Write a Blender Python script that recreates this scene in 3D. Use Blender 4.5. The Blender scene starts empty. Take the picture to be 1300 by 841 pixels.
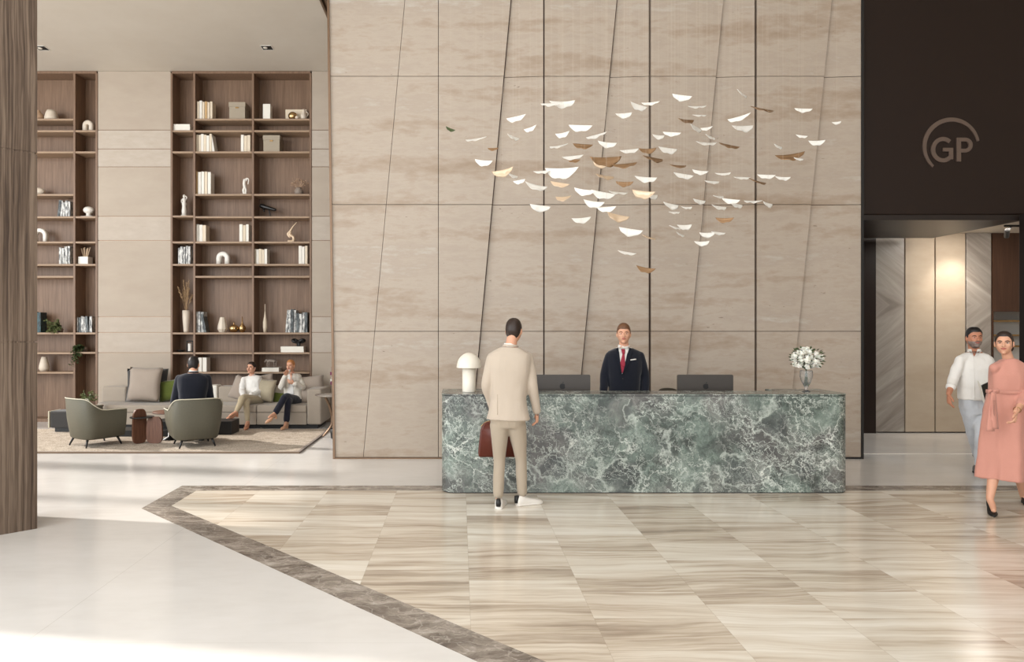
import bpy, bmesh, math, random
from mathutils import Vector, Matrix, Quaternion, noise
sc = bpy.context.scene
COL = sc.collection
R = random.Random(7)
pi = math.pi
sin, cos = math.sin, math.cos

# ------------------------------------------------------------------ camera, light, exposure
EYE = 1.72; FPX = 900.0
cam_d = bpy.data.cameras.new('camera'); cam = bpy.data.objects.new('camera', cam_d); COL.objects.link(cam)
cam.location = (0, 0, EYE); cam.rotation_euler = (pi/2, 0, 0)
cam_d.sensor_width = 36; cam_d.lens = FPX/1300*36; cam_d.shift_x = (650-584)/1300; cam_d.shift_y = -0.0004
cam_d.clip_end = 200
sc.camera = cam
sc.view_settings.view_transform = 'Standard'; sc.view_settings.look = 'None'
sc.view_settings.gamma = 1; sc.view_settings.use_curve_mapping = False
sc.view_settings.exposure = 0.36
sc.cycles.max_bounces = 8; sc.cycles.diffuse_bounces = 5; sc.cycles.glossy_bounces = 3
sc.cycles.use_denoising = True
sc.cycles.sample_clamp_indirect = 6
w = bpy.data.worlds.new('world'); sc.world = w; w.use_nodes = True
w.node_tree.nodes['Background'].inputs[0].default_value = (0.90, 0.955, 1.0, 1)
w.node_tree.nodes['Background'].inputs[1].default_value = 1.0
sd = bpy.data.lights.new('sun', 'SUN'); sd.energy = 3.6; sd.angle = math.radians(2.0); sd.color = (1, .95, .89)
so = bpy.data.objects.new('sun', sd); COL.objects.link(so)
so.rotation_euler = Vector((1, -0.17, -0.62)).to_track_quat('-Z', 'Y').to_euler()
def area(name, loc, target, sx, sy, power, color=(.93, .97, 1), spread=180):
    d = bpy.data.lights.new(name, 'AREA'); d.shape = 'RECTANGLE'; d.size = sx; d.size_y = sy; d.energy = power; d.color = color
    d.spread = math.radians(spread)
    o = bpy.data.objects.new(name, d); COL.objects.link(o); o.location = loc
    o.rotation_euler = (Vector(target)-Vector(loc)).to_track_quat('-Z', 'Y').to_euler()
    return o
area('window_daylight_front', (-2, -7.5, 4.6), (1, 9, 3.2), 14, 8, 640)
area('window_daylight_left', (-11.6, 1.0, 4.2), (1, 9.0, 1.8), 11, 7, 1150)
area('skylight_panel', (1.0, 2.5, 8.5), (1.0, 2.5, 0), 9, 6, 120)  # added fill under the closed hall ceiling, lifts floor brightness and softens shadows
area('lobby_light', (7.9, 10.9, 3.3), (7.9, 11.4, 0), 1.6, .8, 44, (1, .92, .83))  # added fill without a fixture, brightens the passage panels and floor

# ------------------------------------------------------------------ helpers
def W(x, y, Y): return Vector(((x-584)*Y/FPX, Y, EYE+(420-y)*Y/FPX))
def rgb(r, g, b):
    f = lambda c: (c/255/12.92) if c/255 <= .04045 else ((c/255+.055)/1.055)**2.4
    return (f(r), f(g), f(b), 1)

class NT:
    def __init__(s, name):
        s.m = bpy.data.materials.new(name); s.m.use_nodes = True; s.t = s.m.node_tree
        s.b = s.t.nodes['Principled BSDF']; s.tc = s.t.nodes.new('ShaderNodeTexCoord')
        s.obj = s.tc.outputs['Object']
    def n(s, typ, props=None, **inp):
        nd = s.t.nodes.new('ShaderNode'+typ)
        for k, v in (props or {}).items(): setattr(nd, k, v)
        for k, v in inp.items():
            key = int(k[1:]) if k[0] == 'i' and k[1:].isdigit() else k.replace('_', ' ')
            s.set(nd.inputs[key], v)
        return nd
    def set(s, sock, v):
        if isinstance(v, bpy.types.NodeSocket): s.t.links.new(v, sock)
        elif isinstance(v, bpy.types.Node): s.t.links.new(v.outputs[0], sock)
        else: sock.default_value = v
    def math(s, op, a, b=0.0, c=0.0): return s.n('Math', {'operation': op}, i0=a, i1=b, i2=c).outputs[0]
    def vmul(s, v, k): return s.n('VectorMath', {'operation': 'MULTIPLY'}, i0=v, i1=k).outputs[0]
    def vadd(s, v, k): return s.n('VectorMath', {'operation': 'ADD'}, i0=v, i1=k).outputs[0]
    def noise(s, vec, scale=5, detail=4, rough=.5, dist=0.0):
        return s.n('TexNoise', None, Vector=vec, Scale=scale, Detail=detail, Roughness=rough, Distortion=dist)
    def ramp(s, fac, stops):
        nd = s.t.nodes.new('ShaderNodeValToRGB'); cr = nd.color_ramp
        while len(cr.elements) < len(stops): cr.elements.new(.5)
        for e, (p, c) in zip(cr.elements, stops): e.position = p; e.color = c if len(c) == 4 else (*c, 1)
        s.set(nd.inputs[0], fac); return nd.outputs[0]
    def mix(s, fac, a, b, mode='MIX'):
        nd = s.t.nodes.new('ShaderNodeMix'); nd.data_type = 'RGBA'; nd.blend_type = mode
        s.set(nd.inputs[0], fac); s.set(nd.inputs[6], a); s.set(nd.inputs[7], b); return nd.outputs[2]
    def out(s, color=None, rough=.5, metal=0, spec=.5, bump=None, bs=.2, bd=.01, **kw):
        if color is not None: s.set(s.b.inputs['Base Color'], color)
        s.set(s.b.inputs['Roughness'], rough); s.set(s.b.inputs['Metallic'], metal); s.set(s.b.inputs['Specular IOR Level'], spec)
        if bump is not None:
            b = s.n('Bump', None, Strength=bs, Distance=bd, Height=bump); s.t.links.new(b.outputs[0], s.b.inputs['Normal'])
        for k, v in kw.items(): s.set(s.b.inputs[k.replace('_', ' ')], v)
        return s.m
G = lambda v: (v, v, v, 1)

def plain(name, c, rough=.5, metal=0, spec=.5, var=.06, scale=14, bump=0, **kw):
    t = NT(name); nz = t.noise(t.obj, scale, 4)
    hi = tuple(min(1, v*(1+var)) for v in c[:3])+(1,); lo = tuple(v*(1-var) for v in c[:3])+(1,)
    col = t.mix(nz.outputs[0], lo, hi)
    return t.out(col, rough, metal, spec, nz.outputs[0] if bump else None, bump, **kw)
def fabric(name, c, var=.08, weave=260, bump=.25, rough=.9, sheen=.2):
    t = NT(name); big = t.noise(t.obj, 5, 3); fine = t.noise(t.obj, weave, 2, .7)
    a = tuple(v*(1-var) for v in c[:3])+(1,); b = tuple(min(1, v*(1+var)) for v in c[:3])+(1,)
    col = t.mix(big.outputs[0], a, b); col = t.mix(t.math('MULTIPLY', fine.outputs[0], .25), col, a, 'MULTIPLY')
    h = t.math('ADD', fine.outputs[0], t.math('MULTIPLY', t.noise(t.obj, 22, 3).outputs[0], 2.0))
    return t.out(col, rough, 0, .25, h, bump, .004, Sheen_Weight=sheen)
def wood(name, dark, light, scale=1.0, axis='z', rough=.45, bump=.1, stretch=18, rings=False):
    t = NT(name)
    k = {'z': (stretch, stretch, .7), 'x': (.7, stretch, stretch), 'y': (stretch, .7, stretch)}[axis]
    v = t.vmul(t.obj, tuple(q*scale for q in k))
    n1 = t.noise(v, 1.6, 6, .6, .4); n2 = t.noise(v, 6, 3, .6)
    f = t.math('ADD', t.math('MULTIPLY', n1.outputs[0], .7), t.math('MULTIPLY', n2.outputs[0], .3))
    col = t.ramp(f, [(.3, dark), (.7, light)])
    return t.out(col, rough, 0, .35, f, bump, .004)

def travertine():
    t = NT('travertine_stone')
    base = t.vmul(t.obj, (.16, .5, 1.55))
    warp = t.noise(t.vmul(t.obj, (.5, .5, 1.2)), 1.2, 4)
    v = t.vadd(base, t.vmul(warp.outputs['Color'], (0, 0, .38)))
    n1 = t.noise(v, 1.7, 6, .5); n2 = t.noise(t.vmul(t.obj, (1.6, 1, 5)), 2.2, 7, .68)
    f = t.math('ADD', t.math('MULTIPLY', n1.outputs[0], .62), t.math('MULTIPLY', n2.outputs[0], .38))
    col = t.ramp(f, [(.34, rgb(151, 132, 113)), (.43, rgb(164, 147, 130)), (.50, rgb(174, 160, 145)), (.57, rgb(168, 153, 138)), (.68, rgb(184, 175, 164))])
    pits = t.noise(t.vmul(t.obj, (16, 16, 42)), 1.0, 3, .5)
    cl = t.noise(t.vmul(t.obj, (1.2, 1, 2.4)), 1.5, 2)
    pm = t.math('MULTIPLY', t.ramp(pits.outputs[0], [(.69, G(0)), (.73, G(1))]), t.ramp(cl.outputs[0], [(.5, G(0)), (.62, G(1))]))
    fine = t.noise(t.vmul(t.obj, (5, 5, 90)), 1.3, 3)
    col = t.mix(t.math('MULTIPLY', t.math('SUBTRACT', fine.outputs[0], .45), .35), col, rgb(146, 130, 110))
    col = t.mix(t.math('MULTIPLY', pm, .7), col, rgb(96, 76, 58))
    return t.out(col, .42, 0, .35, t.math('SUBTRACT', f, pm), .12, .004)

def green_marble():
    t = NT('green_veined_marble')
    wv = t.noise(t.obj, 1.5, 5, .6); wf = t.noise(t.obj, 9, 6, .7)
    v = t.vadd(t.obj, t.vmul(wv.outputs['Color'], (.55, .55, .55)))
    v = t.vadd(v, t.vmul(wf.outputs['Color'], (.13, .13, .13)))
    n1 = t.noise(v, 3.4, 10, .72); n2 = t.noise(v, 1.3, 3)
    green = t.ramp(n1.outputs[0], [(.34, rgb(46, 50, 47)), (.44, rgb(76, 85, 79)), (.52, rgb(102, 114, 106)), (.60, rgb(126, 138, 129)), (.70, rgb(172, 180, 170))])
    grey = t.ramp(n1.outputs[0], [(.3, rgb(60, 60, 60)), (.7, rgb(118, 116, 112))])
    col = t.mix(t.ramp(n2.outputs[0], [(.44, G(0)), (.60, G(1))]), green, grey)
    cl = t.n('TexVoronoi', {'feature': 'SMOOTH_F1'}, Vector=t.vadd(t.vmul(v, (1, 1, 1.15)), (4, 0, 2)), Scale=2.6)
    clr = t.n('TexVoronoi', {'feature': 'F1'}, Vector=t.vadd(t.vmul(v, (1, 1, 1.15)), (4, 0, 2)), Scale=2.6)
    pick = t.n('SeparateColor', None, i0=clr.outputs['Color']).outputs[0]
    cm = t.math('MULTIPLY', t.ramp(cl.outputs[0], [(.30, G(1)), (.40, G(0))]), t.math('GREATER_THAN', pick, .62))
    col = t.mix(t.math('MULTIPLY', cm, .75), col, t.ramp(n1.outputs[0], [(.3, rgb(52, 56, 56)), (.7, rgb(98, 102, 99))]))
    rim = t.math('MULTIPLY', t.ramp(cl.outputs[0], [(.36, G(0)), (.395, G(1)), (.43, G(0))]), t.math('GREATER_THAN', pick, .62))
    dk = t.ramp(t.noise(t.vadd(v, (7, 3, 1)), 2.1, 6, .7).outputs[0], [(.55, G(0)), (.68, G(1))])
    col = t.mix(t.math('MULTIPLY', dk, .6), col, rgb(46, 50, 50))
    def veins(sc_, w0, vec, dist=.0):
        vo = t.n('TexVoronoi', {'feature': 'DISTANCE_TO_EDGE'}, Vector=vec, Scale=sc_)
        return t.ramp(vo.outputs[0], [(0, G(1)), (w0, G(.15)), (w0*2.2, G(0))])
    sv = t.n('SeparateXYZ', None, i0=t.vadd(v, t.vmul(t.noise(t.obj, 3.5, 6, .65).outputs['Color'], (.42, .42, .42))))
    dgx = t.math('ADD', t.math('MULTIPLY', sv.outputs[0], .78), t.math('MULTIPLY', sv.outputs[2], -.62)); dgz = t.math('ADD', t.math('MULTIPLY', sv.outputs[0], .62), t.math('MULTIPLY', sv.outputs[2], .78))
    stretched = t.n('CombineXYZ', None, i0=t.math('MULTIPLY', dgx, .55), i1=sv.outputs[1], i2=t.math('MULTIPLY', dgz, 1.45)).outputs[0]
    m1 = veins(3.2, .020, stretched); m2 = veins(8.5, .034, t.vadd(stretched, (3, 1, 7))); m3 = veins(21, .045, t.vadd(stretched, (9, 2, 1)))
    g1 = t.ramp(t.noise(t.obj, 2.2, 4).outputs[0], [(.42, G(0)), (.6, G(1))]); g2 = t.ramp(t.noise(t.vadd(t.obj, (5, 5, 5)), 3, 4).outputs[0], [(.4, G(0)), (.58, G(1))])
    col = t.mix(t.math('MULTIPLY', t.math('MULTIPLY', m3, g1), .75), col, rgb(188, 199, 190))
    col = t.mix(t.math('MULTIPLY', t.math('MULTIPLY', m2, g2), .95), col, rgb(205, 212, 202))
    col = t.mix(t.math('MULTIPLY', m1, t.math('ADD', .25, t.math('MULTIPLY', g1, .75))), col, rgb(226, 229, 220))
    col = t.mix(t.math('MULTIPLY', rim, .5), col, rgb(205, 212, 202))
    wisps = t.n('TexNoise', {'noise_type': 'RIDGED_MULTIFRACTAL'}, Vector=t.vmul(v, (1, 1, 1.3)), Scale=4.2, Detail=7, Roughness=.6)
    col = t.mix(t.math('MULTIPLY', t.ramp(wisps.outputs[0], [(.5, G(0)), (1, G(1))]), .32), col, rgb(198, 206, 197))
    return t.out(col, .22, 0, .5)

def inlay_floor():
    t = NT('striped_marble_tiles')
    sx = t.n('SeparateXYZ', None, i0=t.obj); X, Y = sx.outputs[0], sx.outputs[1]
    u = t.math('DIVIDE', t.math('SUBTRACT', X, .062), .738); ix = t.math('FLOOR', u)
    off = t.math('MULTIPLY', t.math('FLOORED_MODULO', ix, 2.0), .5)
    vv = t.math('ADD', t.math('DIVIDE', t.math('SUBTRACT', Y, 4.232), .4275), t.math('ADD', off, .5)); iy = t.math('FLOOR', vv)
    cell = t.n('CombineXYZ', None, i0=ix, i1=iy, i2=3.3)
    wn = t.n('TexWhiteNoise', None, Vector=cell)
    big = t.vmul(wn.outputs['Color'], (40, 40, 40))
    # wavy streaks running along X inside each tile
    wv = t.noise(t.vadd(t.vmul(t.obj, (.8, .8, 0)), big), 1.3, 3)
    tilt = t.math('MULTIPLY', X, t.math('MULTIPLY', t.math('SUBTRACT', wn.outputs[0], .5), .10))
    yy = t.math('ADD', t.math('ADD', Y, tilt), t.math('MULTIPLY', wv.outputs[0], .22))
    vec = t.vadd(t.n('CombineXYZ', None, i0=t.math('MULTIPLY', X, .45), i1=t.math('MULTIPLY', yy, 5.5), i2=0.0).outputs[0], big)
    n1 = t.noise(vec, 1.55, 6, .6); n2 = t.noise(t.vmul(vec, (1, 4, 1)), 2.2, 3, .6)
    f = t.math('ADD', t.math('ADD', t.math('MULTIPLY', n1.outputs[0], .75), t.math('MULTIPLY', n2.outputs[0], .25)),
               t.math('MULTIPLY', t.math('SUBTRACT', wn.outputs[0], .5), .16))
    col = t.ramp(f, [(.32, rgb(160, 145, 128)), (.42, rgb(197, 183, 165)), (.50, rgb(216, 205, 189)), (.57, rgb(224, 216, 202)), (.68, rgb(236, 230, 219))])
    fx = t.math('ABSOLUTE', t.math('SUBTRACT', t.math('FRACT', u), .5)); fy = t.math('ABSOLUTE', t.math('SUBTRACT', t.math('FRACT', vv), .5))
    seam = t.math('MAXIMUM', t.math('GREATER_THAN', fx, .4975), t.math('GREATER_THAN', fy, .4965))
    col = t.mix(t.math('MULTIPLY', seam, .3), col, rgb(150, 135, 115))
    rr = t.noise(t.obj, 3, 3)
    return t.out(col, t.math('ADD', .13, t.math('MULTIPLY', rr.outputs[0], .08)), 0, .5)

def white_floor():
    t = NT('cream_marble_floor')
    n = t.noise(t.vmul(t.obj, (1, 2.2, 1)), 1.1, 6, .6); n2 = t.noise(t.vmul(t.obj, (1, 3, 1)), 5, 4)
    f = t.math('ADD', t.math('MULTIPLY', n.outputs[0], .7), t.math('MULTIPLY', n2.outputs[0], .3))
    col = t.ramp(f, [(.3, rgb(212, 208, 204)), (.5, rgb(219, 216, 212)), (.7, rgb(224, 221, 218))])
    sx = t.n('SeparateXYZ', None, i0=t.obj)
    u = t.math('FRACT', t.math('DIVIDE', t.math('ADD', sx.outputs[0], 2.4), 3.0)); v = t.math('FRACT', t.math('DIVIDE', t.math('SUBTRACT', sx.outputs[1], .9), 3.0))
    s = t.math('MAXIMUM', t.math('LESS_THAN', u, .0013), t.math('LESS_THAN', v, .0008))
    col = t.mix(t.math('MULTIPLY', s, .35), col, rgb(150, 142, 130))
    return t.out(col, .14, 0, .5)

def border_marble():
    t = NT('grey_brown_border_marble')
    wv = t.noise(t.obj, 2, 5, .6)
    v = t.vadd(t.obj, t.vmul(wv.outputs['Color'], (.5, .5, .5)))
    n = t.noise(t.vmul(v, (1, 3, 1)), 3.0, 10, .72)
    col = t.ramp(n.outputs[0], [(.32, rgb(82, 74, 68)), (.44, rgb(118, 108, 99)), (.54, rgb(147, 137, 127)), (.68, rgb(190, 182, 172))])
    vo = t.n('TexVoronoi', {'feature': 'DISTANCE_TO_EDGE'}, Vector=t.vmul(v, (2, 4, 2)), Scale=2.2)
    col = t.mix(t.math('MULTIPLY', t.ramp(vo.outputs[0], [(0, G(1)), (.03, G(0))]), .4), col, rgb(205, 198, 188))
    return t.out(col, .2, 0, .5)

def lobby_marble():
    t = NT('bookmatched_grey_marble')
    sx = t.n('SeparateXYZ', None, i0=t.obj)
    z = t.math('ABSOLUTE', t.math('SUBTRACT', sx.outputs[2], 2.15))
    d = t.math('ADD', t.math('MULTIPLY', sx.outputs[0], .8), t.math('MULTIPLY', z, -.62))
    a = t.math('ADD', t.math('MULTIPLY', sx.outputs[0], .62), t.math('MULTIPLY', z, .8))
    n = t.noise(t.n('CombineXYZ', None, i0=t.math('MULTIPLY', a, 4.4), i1=t.math('MULTIPLY', d, .5), i2=2.0).outputs[0], 1.3, 7, .62, .6)
    col = t.ramp(n.outputs[0], [(.32, rgb(122, 114, 106)), (.46, rgb(142, 134, 126)), (.56, rgb(152, 145, 136)), (.7, rgb(172, 165, 156))])
    return t.out(col, .3, 0, .4)

def rug_mat():
    t = NT('speckled_wool_rug')
    n = t.noise(t.obj, 45, 4, .7); n2 = t.noise(t.obj, 9, 3)
    f = t.math('ADD', t.math('MULTIPLY', n.outputs[0], .75), t.math('MULTIPLY', n2.outputs[0], .25))
    col = t.ramp(f, [(.4, rgb(146, 133, 119)), (.5, rgb(182, 169, 154)), (.6, rgb(206, 195, 181))])
    return t.out(col, .95, 0, .1, n.outputs[0], .6, .01)

def plaster(name, c1, c2, sc_=1.0):
    t = NT(name); n = t.noise(t.vmul(t.obj, (1, 1, 2.5)), 1.3*sc_, 7, .62)
    return t.out(t.ramp(n.outputs[0], [(.3, c1), (.7, c2)]), .6, 0, .3)

M = {}
M['trav'] = travertine(); M['green'] = green_marble(); M['inlay'] = inlay_floor(); M['wfloor'] = white_floor(); M['border'] = border_marble()
M['lobby_marble'] = lobby_marble(); M['rug'] = rug_mat()
M['rug_edge'] = fabric('rug_binding', rgb(118, 100, 84))
M['dark_gap'] = plain('dark_shadow_gap', rgb(74, 52, 38), .6)
M['bronze'] = plain('brushed_bronze', rgb(120, 96, 76), .35, .6)
M['dark_bronze'] = plain('dark_bronze_panel', rgb(31, 19, 14), .36, 0, .35, .05, 1.3)
M['soffit'] = plain('dark_bronze_soffit', rgb(30, 21, 17), .4, 0, .5, .05, 1.3)
M['sign'] = plain('sign_metal', rgb(96, 80, 70), .4, .1)
M['panel_beige'] = plaster('beige_wall_panel', rgb(171, 156, 140), rgb(179, 165, 149))
M['panel_band'] = plaster('pale_striped_band', rgb(177, 163, 148), rgb(187, 175, 161), 3)
M['lobby_beige'] = plaster('lobby_beige_panel', rgb(168, 152, 132), rgb(180, 166, 148))
M['ceiling'] = plaster('ceiling_paint', rgb(206, 196, 182), rgb(212, 203, 190))
M['white_paint'] = plaster('white_paint', rgb(225, 220, 210), rgb(232, 228, 220))
M['walnut'] = wood('walnut_veneer', rgb(103, 79, 61), rgb(142, 114, 92), 1.2)
M['shelf_edge'] = wood('shelf_edge_veneer', rgb(142, 116, 93), rgb(168, 142, 117), 1.2, 'x')
def column_mat():
    t = NT('ridged_taupe_oak'); wv = t.noise(t.vmul(t.obj, (2.2, 2.2, .7)), 1.5, 3)
    v = t.vadd(t.obj, t.vmul(wv.outputs['Color'], (.05, .05, 0)))
    n1 = t.noise(t.vmul(v, (62, 62, .55)), 1.0, 3, .5); n2 = t.noise(t.vmul(v, (14, 14, .3)), 1.0, 3); n3 = t.noise(t.vmul(t.obj, (180, 180, 4)), 1, 2)
    f = t.math('ADD', t.math('MULTIPLY', n1.outputs[0], .62), t.math('ADD', t.math('MULTIPLY', n2.outputs[0], .22), t.math('MULTIPLY', n3.outputs[0], .16)))
    return t.out(t.ramp(f, [(.36, rgb(60, 47, 38)), (.48, rgb(94, 78, 65)), (.62, rgb(124, 107, 92))]), .6, 0, .3, f, .7, .006)
M['column'] = column_mat()
M['brown_wood'] = wood('reddish_brown_wood', rgb(58, 38, 27), rgb(78, 54, 40), 1.2)
M['table_wood'] = wood('table_walnut', rgb(70, 42, 30), rgb(122, 84, 64), 3)
M['black'] = plain('matt_black', rgb(22, 20, 19), .5)
M['black_metal'] = plain('black_metal', rgb(30, 27, 25), .35, .3)
M['sage'] = fabric('sage_leather', rgb(96, 92, 79), .05, 60, .08, .45, 0)
M['sage_dark'] = fabric('taupe_leather', rgb(86, 78, 67), .05, 60, .08, .45, 0)
M['piping'] = fabric('pale_piping', rgb(196, 190, 170), .03)
M['sofa'] = fabric('beige_sofa_fabric', rgb(172, 160, 146))
M['pillow'] = fabric('beige_pillow_fabric', rgb(172, 158, 145))
M['pillow_pat'] = fabric('stone_pillow_fabric', rgb(178, 166, 143), .25, 90)
M['pillow_green'] = fabric('moss_green_fabric', rgb(90, 100, 42), .25, 60)
M['grey_fab'] = fabric('charcoal_fabric', rgb(66, 64, 63))
M['skin'] = plain('skin', rgb(212, 160, 132), .5, 0, .35, .05, 30, Subsurface_Weight=.12, Subsurface_Radius=(.02, .008, .004))
M['skin_tan'] = plain('tanned_skin', rgb(186, 128, 100), .5, 0, .35, .05, 30, Subsurface_Weight=.12, Subsurface_Radius=(.02, .008, .004))
M['lips'] = plain('lip_skin', rgb(172, 96, 84), .45)
M['eye'] = plain('eye_white', rgb(225, 215, 208), .2); M['iris'] = plain('dark_iris', rgb(38, 26, 20), .2)
def hairm(name, c):
    t = NT(name); n = t.noise(t.vmul(t.obj, (90, 90, 14)), 1, 4, .6)
    return t.out(t.mix(n.outputs[0], tuple(v*.5 for v in c[:3])+(1,), tuple(min(1, v*1.5) for v in c[:3])+(1,)), .45, 0, .4, n.outputs[0], .5, .004)
M['hair_dark'] = hairm('dark_brown_hair', rgb(46, 33, 26)); M['hair_brown'] = hairm('brown_hair', rgb(104, 70, 46))
M['hair_ginger'] = hairm('ginger_hair', rgb(176, 116, 66)); M['hair_black'] = hairm('black_hair', rgb(30, 25, 23)); M['beard'] = hairm('greying_beard', rgb(128, 112, 104))
M['suit_beige'] = fabric('beige_suit_cloth', rgb(196, 182, 166), .03, 300, .15)
M['trouser_beige'] = fabric('beige_trouser_cloth', rgb(176, 162, 144), .03, 300, .15)
M['suit_navy'] = fabric('navy_suit_cloth', rgb(22, 25, 36), .05, 300, .15)
M['shirt_white'] = fabric('white_cotton', rgb(232, 228, 222), .02, 300, .15)
M['tie'] = fabric('crimson_silk', rgb(158, 42, 62), .08, 200, .1, .5)
M['jeans'] = fabric('pale_grey_denim', rgb(196, 198, 202), .08, 300, .2)
M['dress'] = fabric('dusty_pink_linen', rgb(203, 146, 130), .06, 220, .35)
M['cream_knit'] = fabric('cream_knit', rgb(226, 219, 207), .05, 150, .3)
M['navy_trouser'] = fabric('navy_trousers', rgb(32, 33, 46), .05)
M['khaki'] = fabric('khaki_trousers', rgb(186, 171, 143), .05)
M['sneaker'] = plain('white_leather', rgb(226, 220, 212), .45); M['grey_shoe'] = fabric('grey_knit_shoe', rgb(92, 84, 78), .4, 60)
M['tan_shoe'] = plain('tan_leather', rgb(196, 138, 108), .4); M['nude_shoe'] = plain('nude_leather', rgb(206, 160, 128), .4)
M['brown_leather'] = plain('dark_brown_leather', rgb(92, 42, 30), .4, 0, .4, .15, 9)
M['imac'] = plain('space_grey_aluminium', rgb(74, 68, 63), .4, .3)
M['screen'] = plain('dark_screen_glass', rgb(15, 15, 17), .1)
M['lamp'] = plain('opal_white_glass', rgb(235, 228, 214), .35)
M['ceramic'] = plain('cream_ceramic', rgb(214, 200, 182), .5); M['ceramic_w'] = plain('white_ceramic', rgb(232, 226, 216), .45)
M['ceramic_tan'] = plain('tan_ceramic', rgb(178, 146, 118), .55); M['ceramic_grey'] = plain('stone_grey_ceramic', rgb(138, 124, 112), .6)
M['gold'] = plain('antique_gold', rgb(190, 158, 112), .22, .95)
M['box'] = plain('kraft_grey_card', rgb(160, 147, 128), .7)
M['paper'] = plain('white_book_paper', rgb(232, 226, 214), .6); M['cream'] = plain('cream_book_cover', rgb(218, 202, 178), .6)
M['tanbook'] = plain('tan_book_cover', rgb(196, 160, 112), .6)
def marbled(name, a, b):
    t = NT(name); n = t.noise(t.vmul(t.obj, (30, 30, 9)), 1, 5, .7)
    return t.out(t.ramp(n.outputs[0], [(.42, a), (.58, b)]), .5)
M['mbook'] = marbled('marbled_grey_cover', rgb(92, 92, 92), rgb(222, 220, 214)); M['dbook'] = marbled('dark_marbled_cover', rgb(34, 38, 40), rgb(112, 118, 118))
M['tealbook'] = marbled('dark_teal_cover', rgb(20, 26, 28), rgb(50, 84, 88))
M['leaf_g'] = plain('olive_leaf', rgb(104, 112, 72), .5, 0, .3, .3, 30); M['leaf_d'] = plain('dark_green_leaf', rgb(62, 76, 44), .5, 0, .3, .3, 30)
M['pampas'] = fabric('dried_pampas', rgb(178, 148, 112), .2, 60); M['stem'] = plain('brown_stem', rgb(110, 92, 62), .6)
M['flower_w'] = plain('white_petals', rgb(238, 234, 224), .7, Subsurface_Weight=.1); M['flower_p'] = plain('purple_petals', rgb(132, 62, 96), .6)
M['mother'] = plain('pearl_white_porcelain', rgb(236, 232, 224), .3, 0, .5)
M['leaf_bronze'] = plain('bronze_leaf_metal', rgb(150, 118, 86), .3, .6); M['leaf_cream'] = plain('champagne_leaf', rgb(216, 190, 160), .3, .2)
M['leaf_green'] = plain('green_glass_leaf', rgb(80, 92, 58), .3)
M['wire'] = plain('thin_steel_wire', rgb(186, 172, 155), .4, .3)
def glass():
    t = NT('clear_glass'); return t.out((.93, .93, .92, 1), .04, 0, .5, Transmission_Weight=.92, IOR=1.35)
M['glass'] = glass()
M['led'] = plain('pale_metal_strip', rgb(236, 232, 224), .3)  # plain pale metal inlay, emits nothing

# ------------------------------------------------------------------ mesh helpers
def link(name, me, mat, parent=None):
    o = bpy.data.objects.new(name, me); COL.objects.link(o)
    for m in (mat if isinstance(mat, (list, tuple)) else [mat]): me.materials.append(m)
    if parent is not None:
        o.parent = parent; o.matrix_parent_inverse = parent.matrix_basis.inverted() if parent.type == 'EMPTY' else Matrix.Identity(4)
    return o
def build(name, bm, mat, parent=None, smooth=False):
    """bmesh in world coordinates -> object; children of an empty keep world placement"""
    bmesh.ops.recalc_face_normals(bm, faces=bm.faces)
    me = bpy.data.meshes.new(name); 
    if smooth:
        for f in bm.faces: f.smooth = True
    bm.to_mesh(me); bm.free()
    return link(name, me, mat, parent)
def smooth_by_angle(o, deg=40):
    bm = bmesh.new(); bm.from_mesh(o.data)
    for f in bm.faces: f.smooth = True
    for e in bm.edges: e.smooth = not (len(e.link_faces) == 2 and e.calc_face_angle(0) > math.radians(deg))
    bm.to_mesh(o.data); bm.free(); return o
def thing(name, label, cat, loc=(0, 0, 0), group=None):
    o = bpy.data.objects.new(name, None); COL.objects.link(o); o.location = loc; o.empty_display_size = .1
    o['label'] = label; o['category'] = cat
    if group: o['group'] = group
    return o
def tag(o, label, cat, group=None):
    o['label'] = label; o['category'] = cat
    if group: o['group'] = group
    return o
def struct(o): o['kind'] = 'structure'; return o
def B(): return bmesh.new()
def box(bm, x0, x1, y0, y1, z0, z1, bev=0, seg=2, mat=0, rot=0, piv=None):
    r = bmesh.ops.create_cube(bm, size=1)
    vs = r['verts']
    for v in vs: v.co = Vector(((x0+x1)/2+v.co.x*(x1-x0), (y0+y1)/2+v.co.y*(y1-y0), (z0+z1)/2+v.co.z*(z1-z0)))
    if bev:
        es = list({e for v in vs for e in v.link_edges})
        r2 = bmesh.ops.bevel(bm, geom=es, offset=bev, segments=seg, profile=.5, affect='EDGES')
        vs = list({v for f in r2['faces'] for v in f.verts} | {v for v in vs if v.is_valid})
        # collect whole island
        seen = set(vs); st = list(vs)
        while st:
            v = st.pop()
            for e in v.link_edges:
                ov = e.other_vert(v)
                if ov not in seen: seen.add(ov); st.append(ov)
        vs = list(seen)
    if rot:
        c = Vector(piv) if piv else Vector(((x0+x1)/2, (y0+y1)/2, 0)); m = Matrix.Rotation(rot, 3, 'Z')
        for v in vs: v.co = m @ (v.co-c) + c
    for f in {f for v in vs for f in v.link_faces}: f.material_index = mat
    return vs
def loft(bm, rings, cap=True, closed=True, mat=0):
    vr = [[bm.verts.new(p) for p in ring] for ring in rings]; n = len(vr[0])
    for a, b in zip(vr, vr[1:]):
        for i in range(n if closed else n-1):
            try: bm.faces.new((a[i], a[(i+1) % n], b[(i+1) % n], b[i])).material_index = mat
            except ValueError: pass
    if cap and closed:
        for r_ in (vr[0], vr[-1]):
            try: bm.faces.new(r_).material_index = mat
            except ValueError: pass
    return [v for r_ in vr for v in r_]
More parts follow.
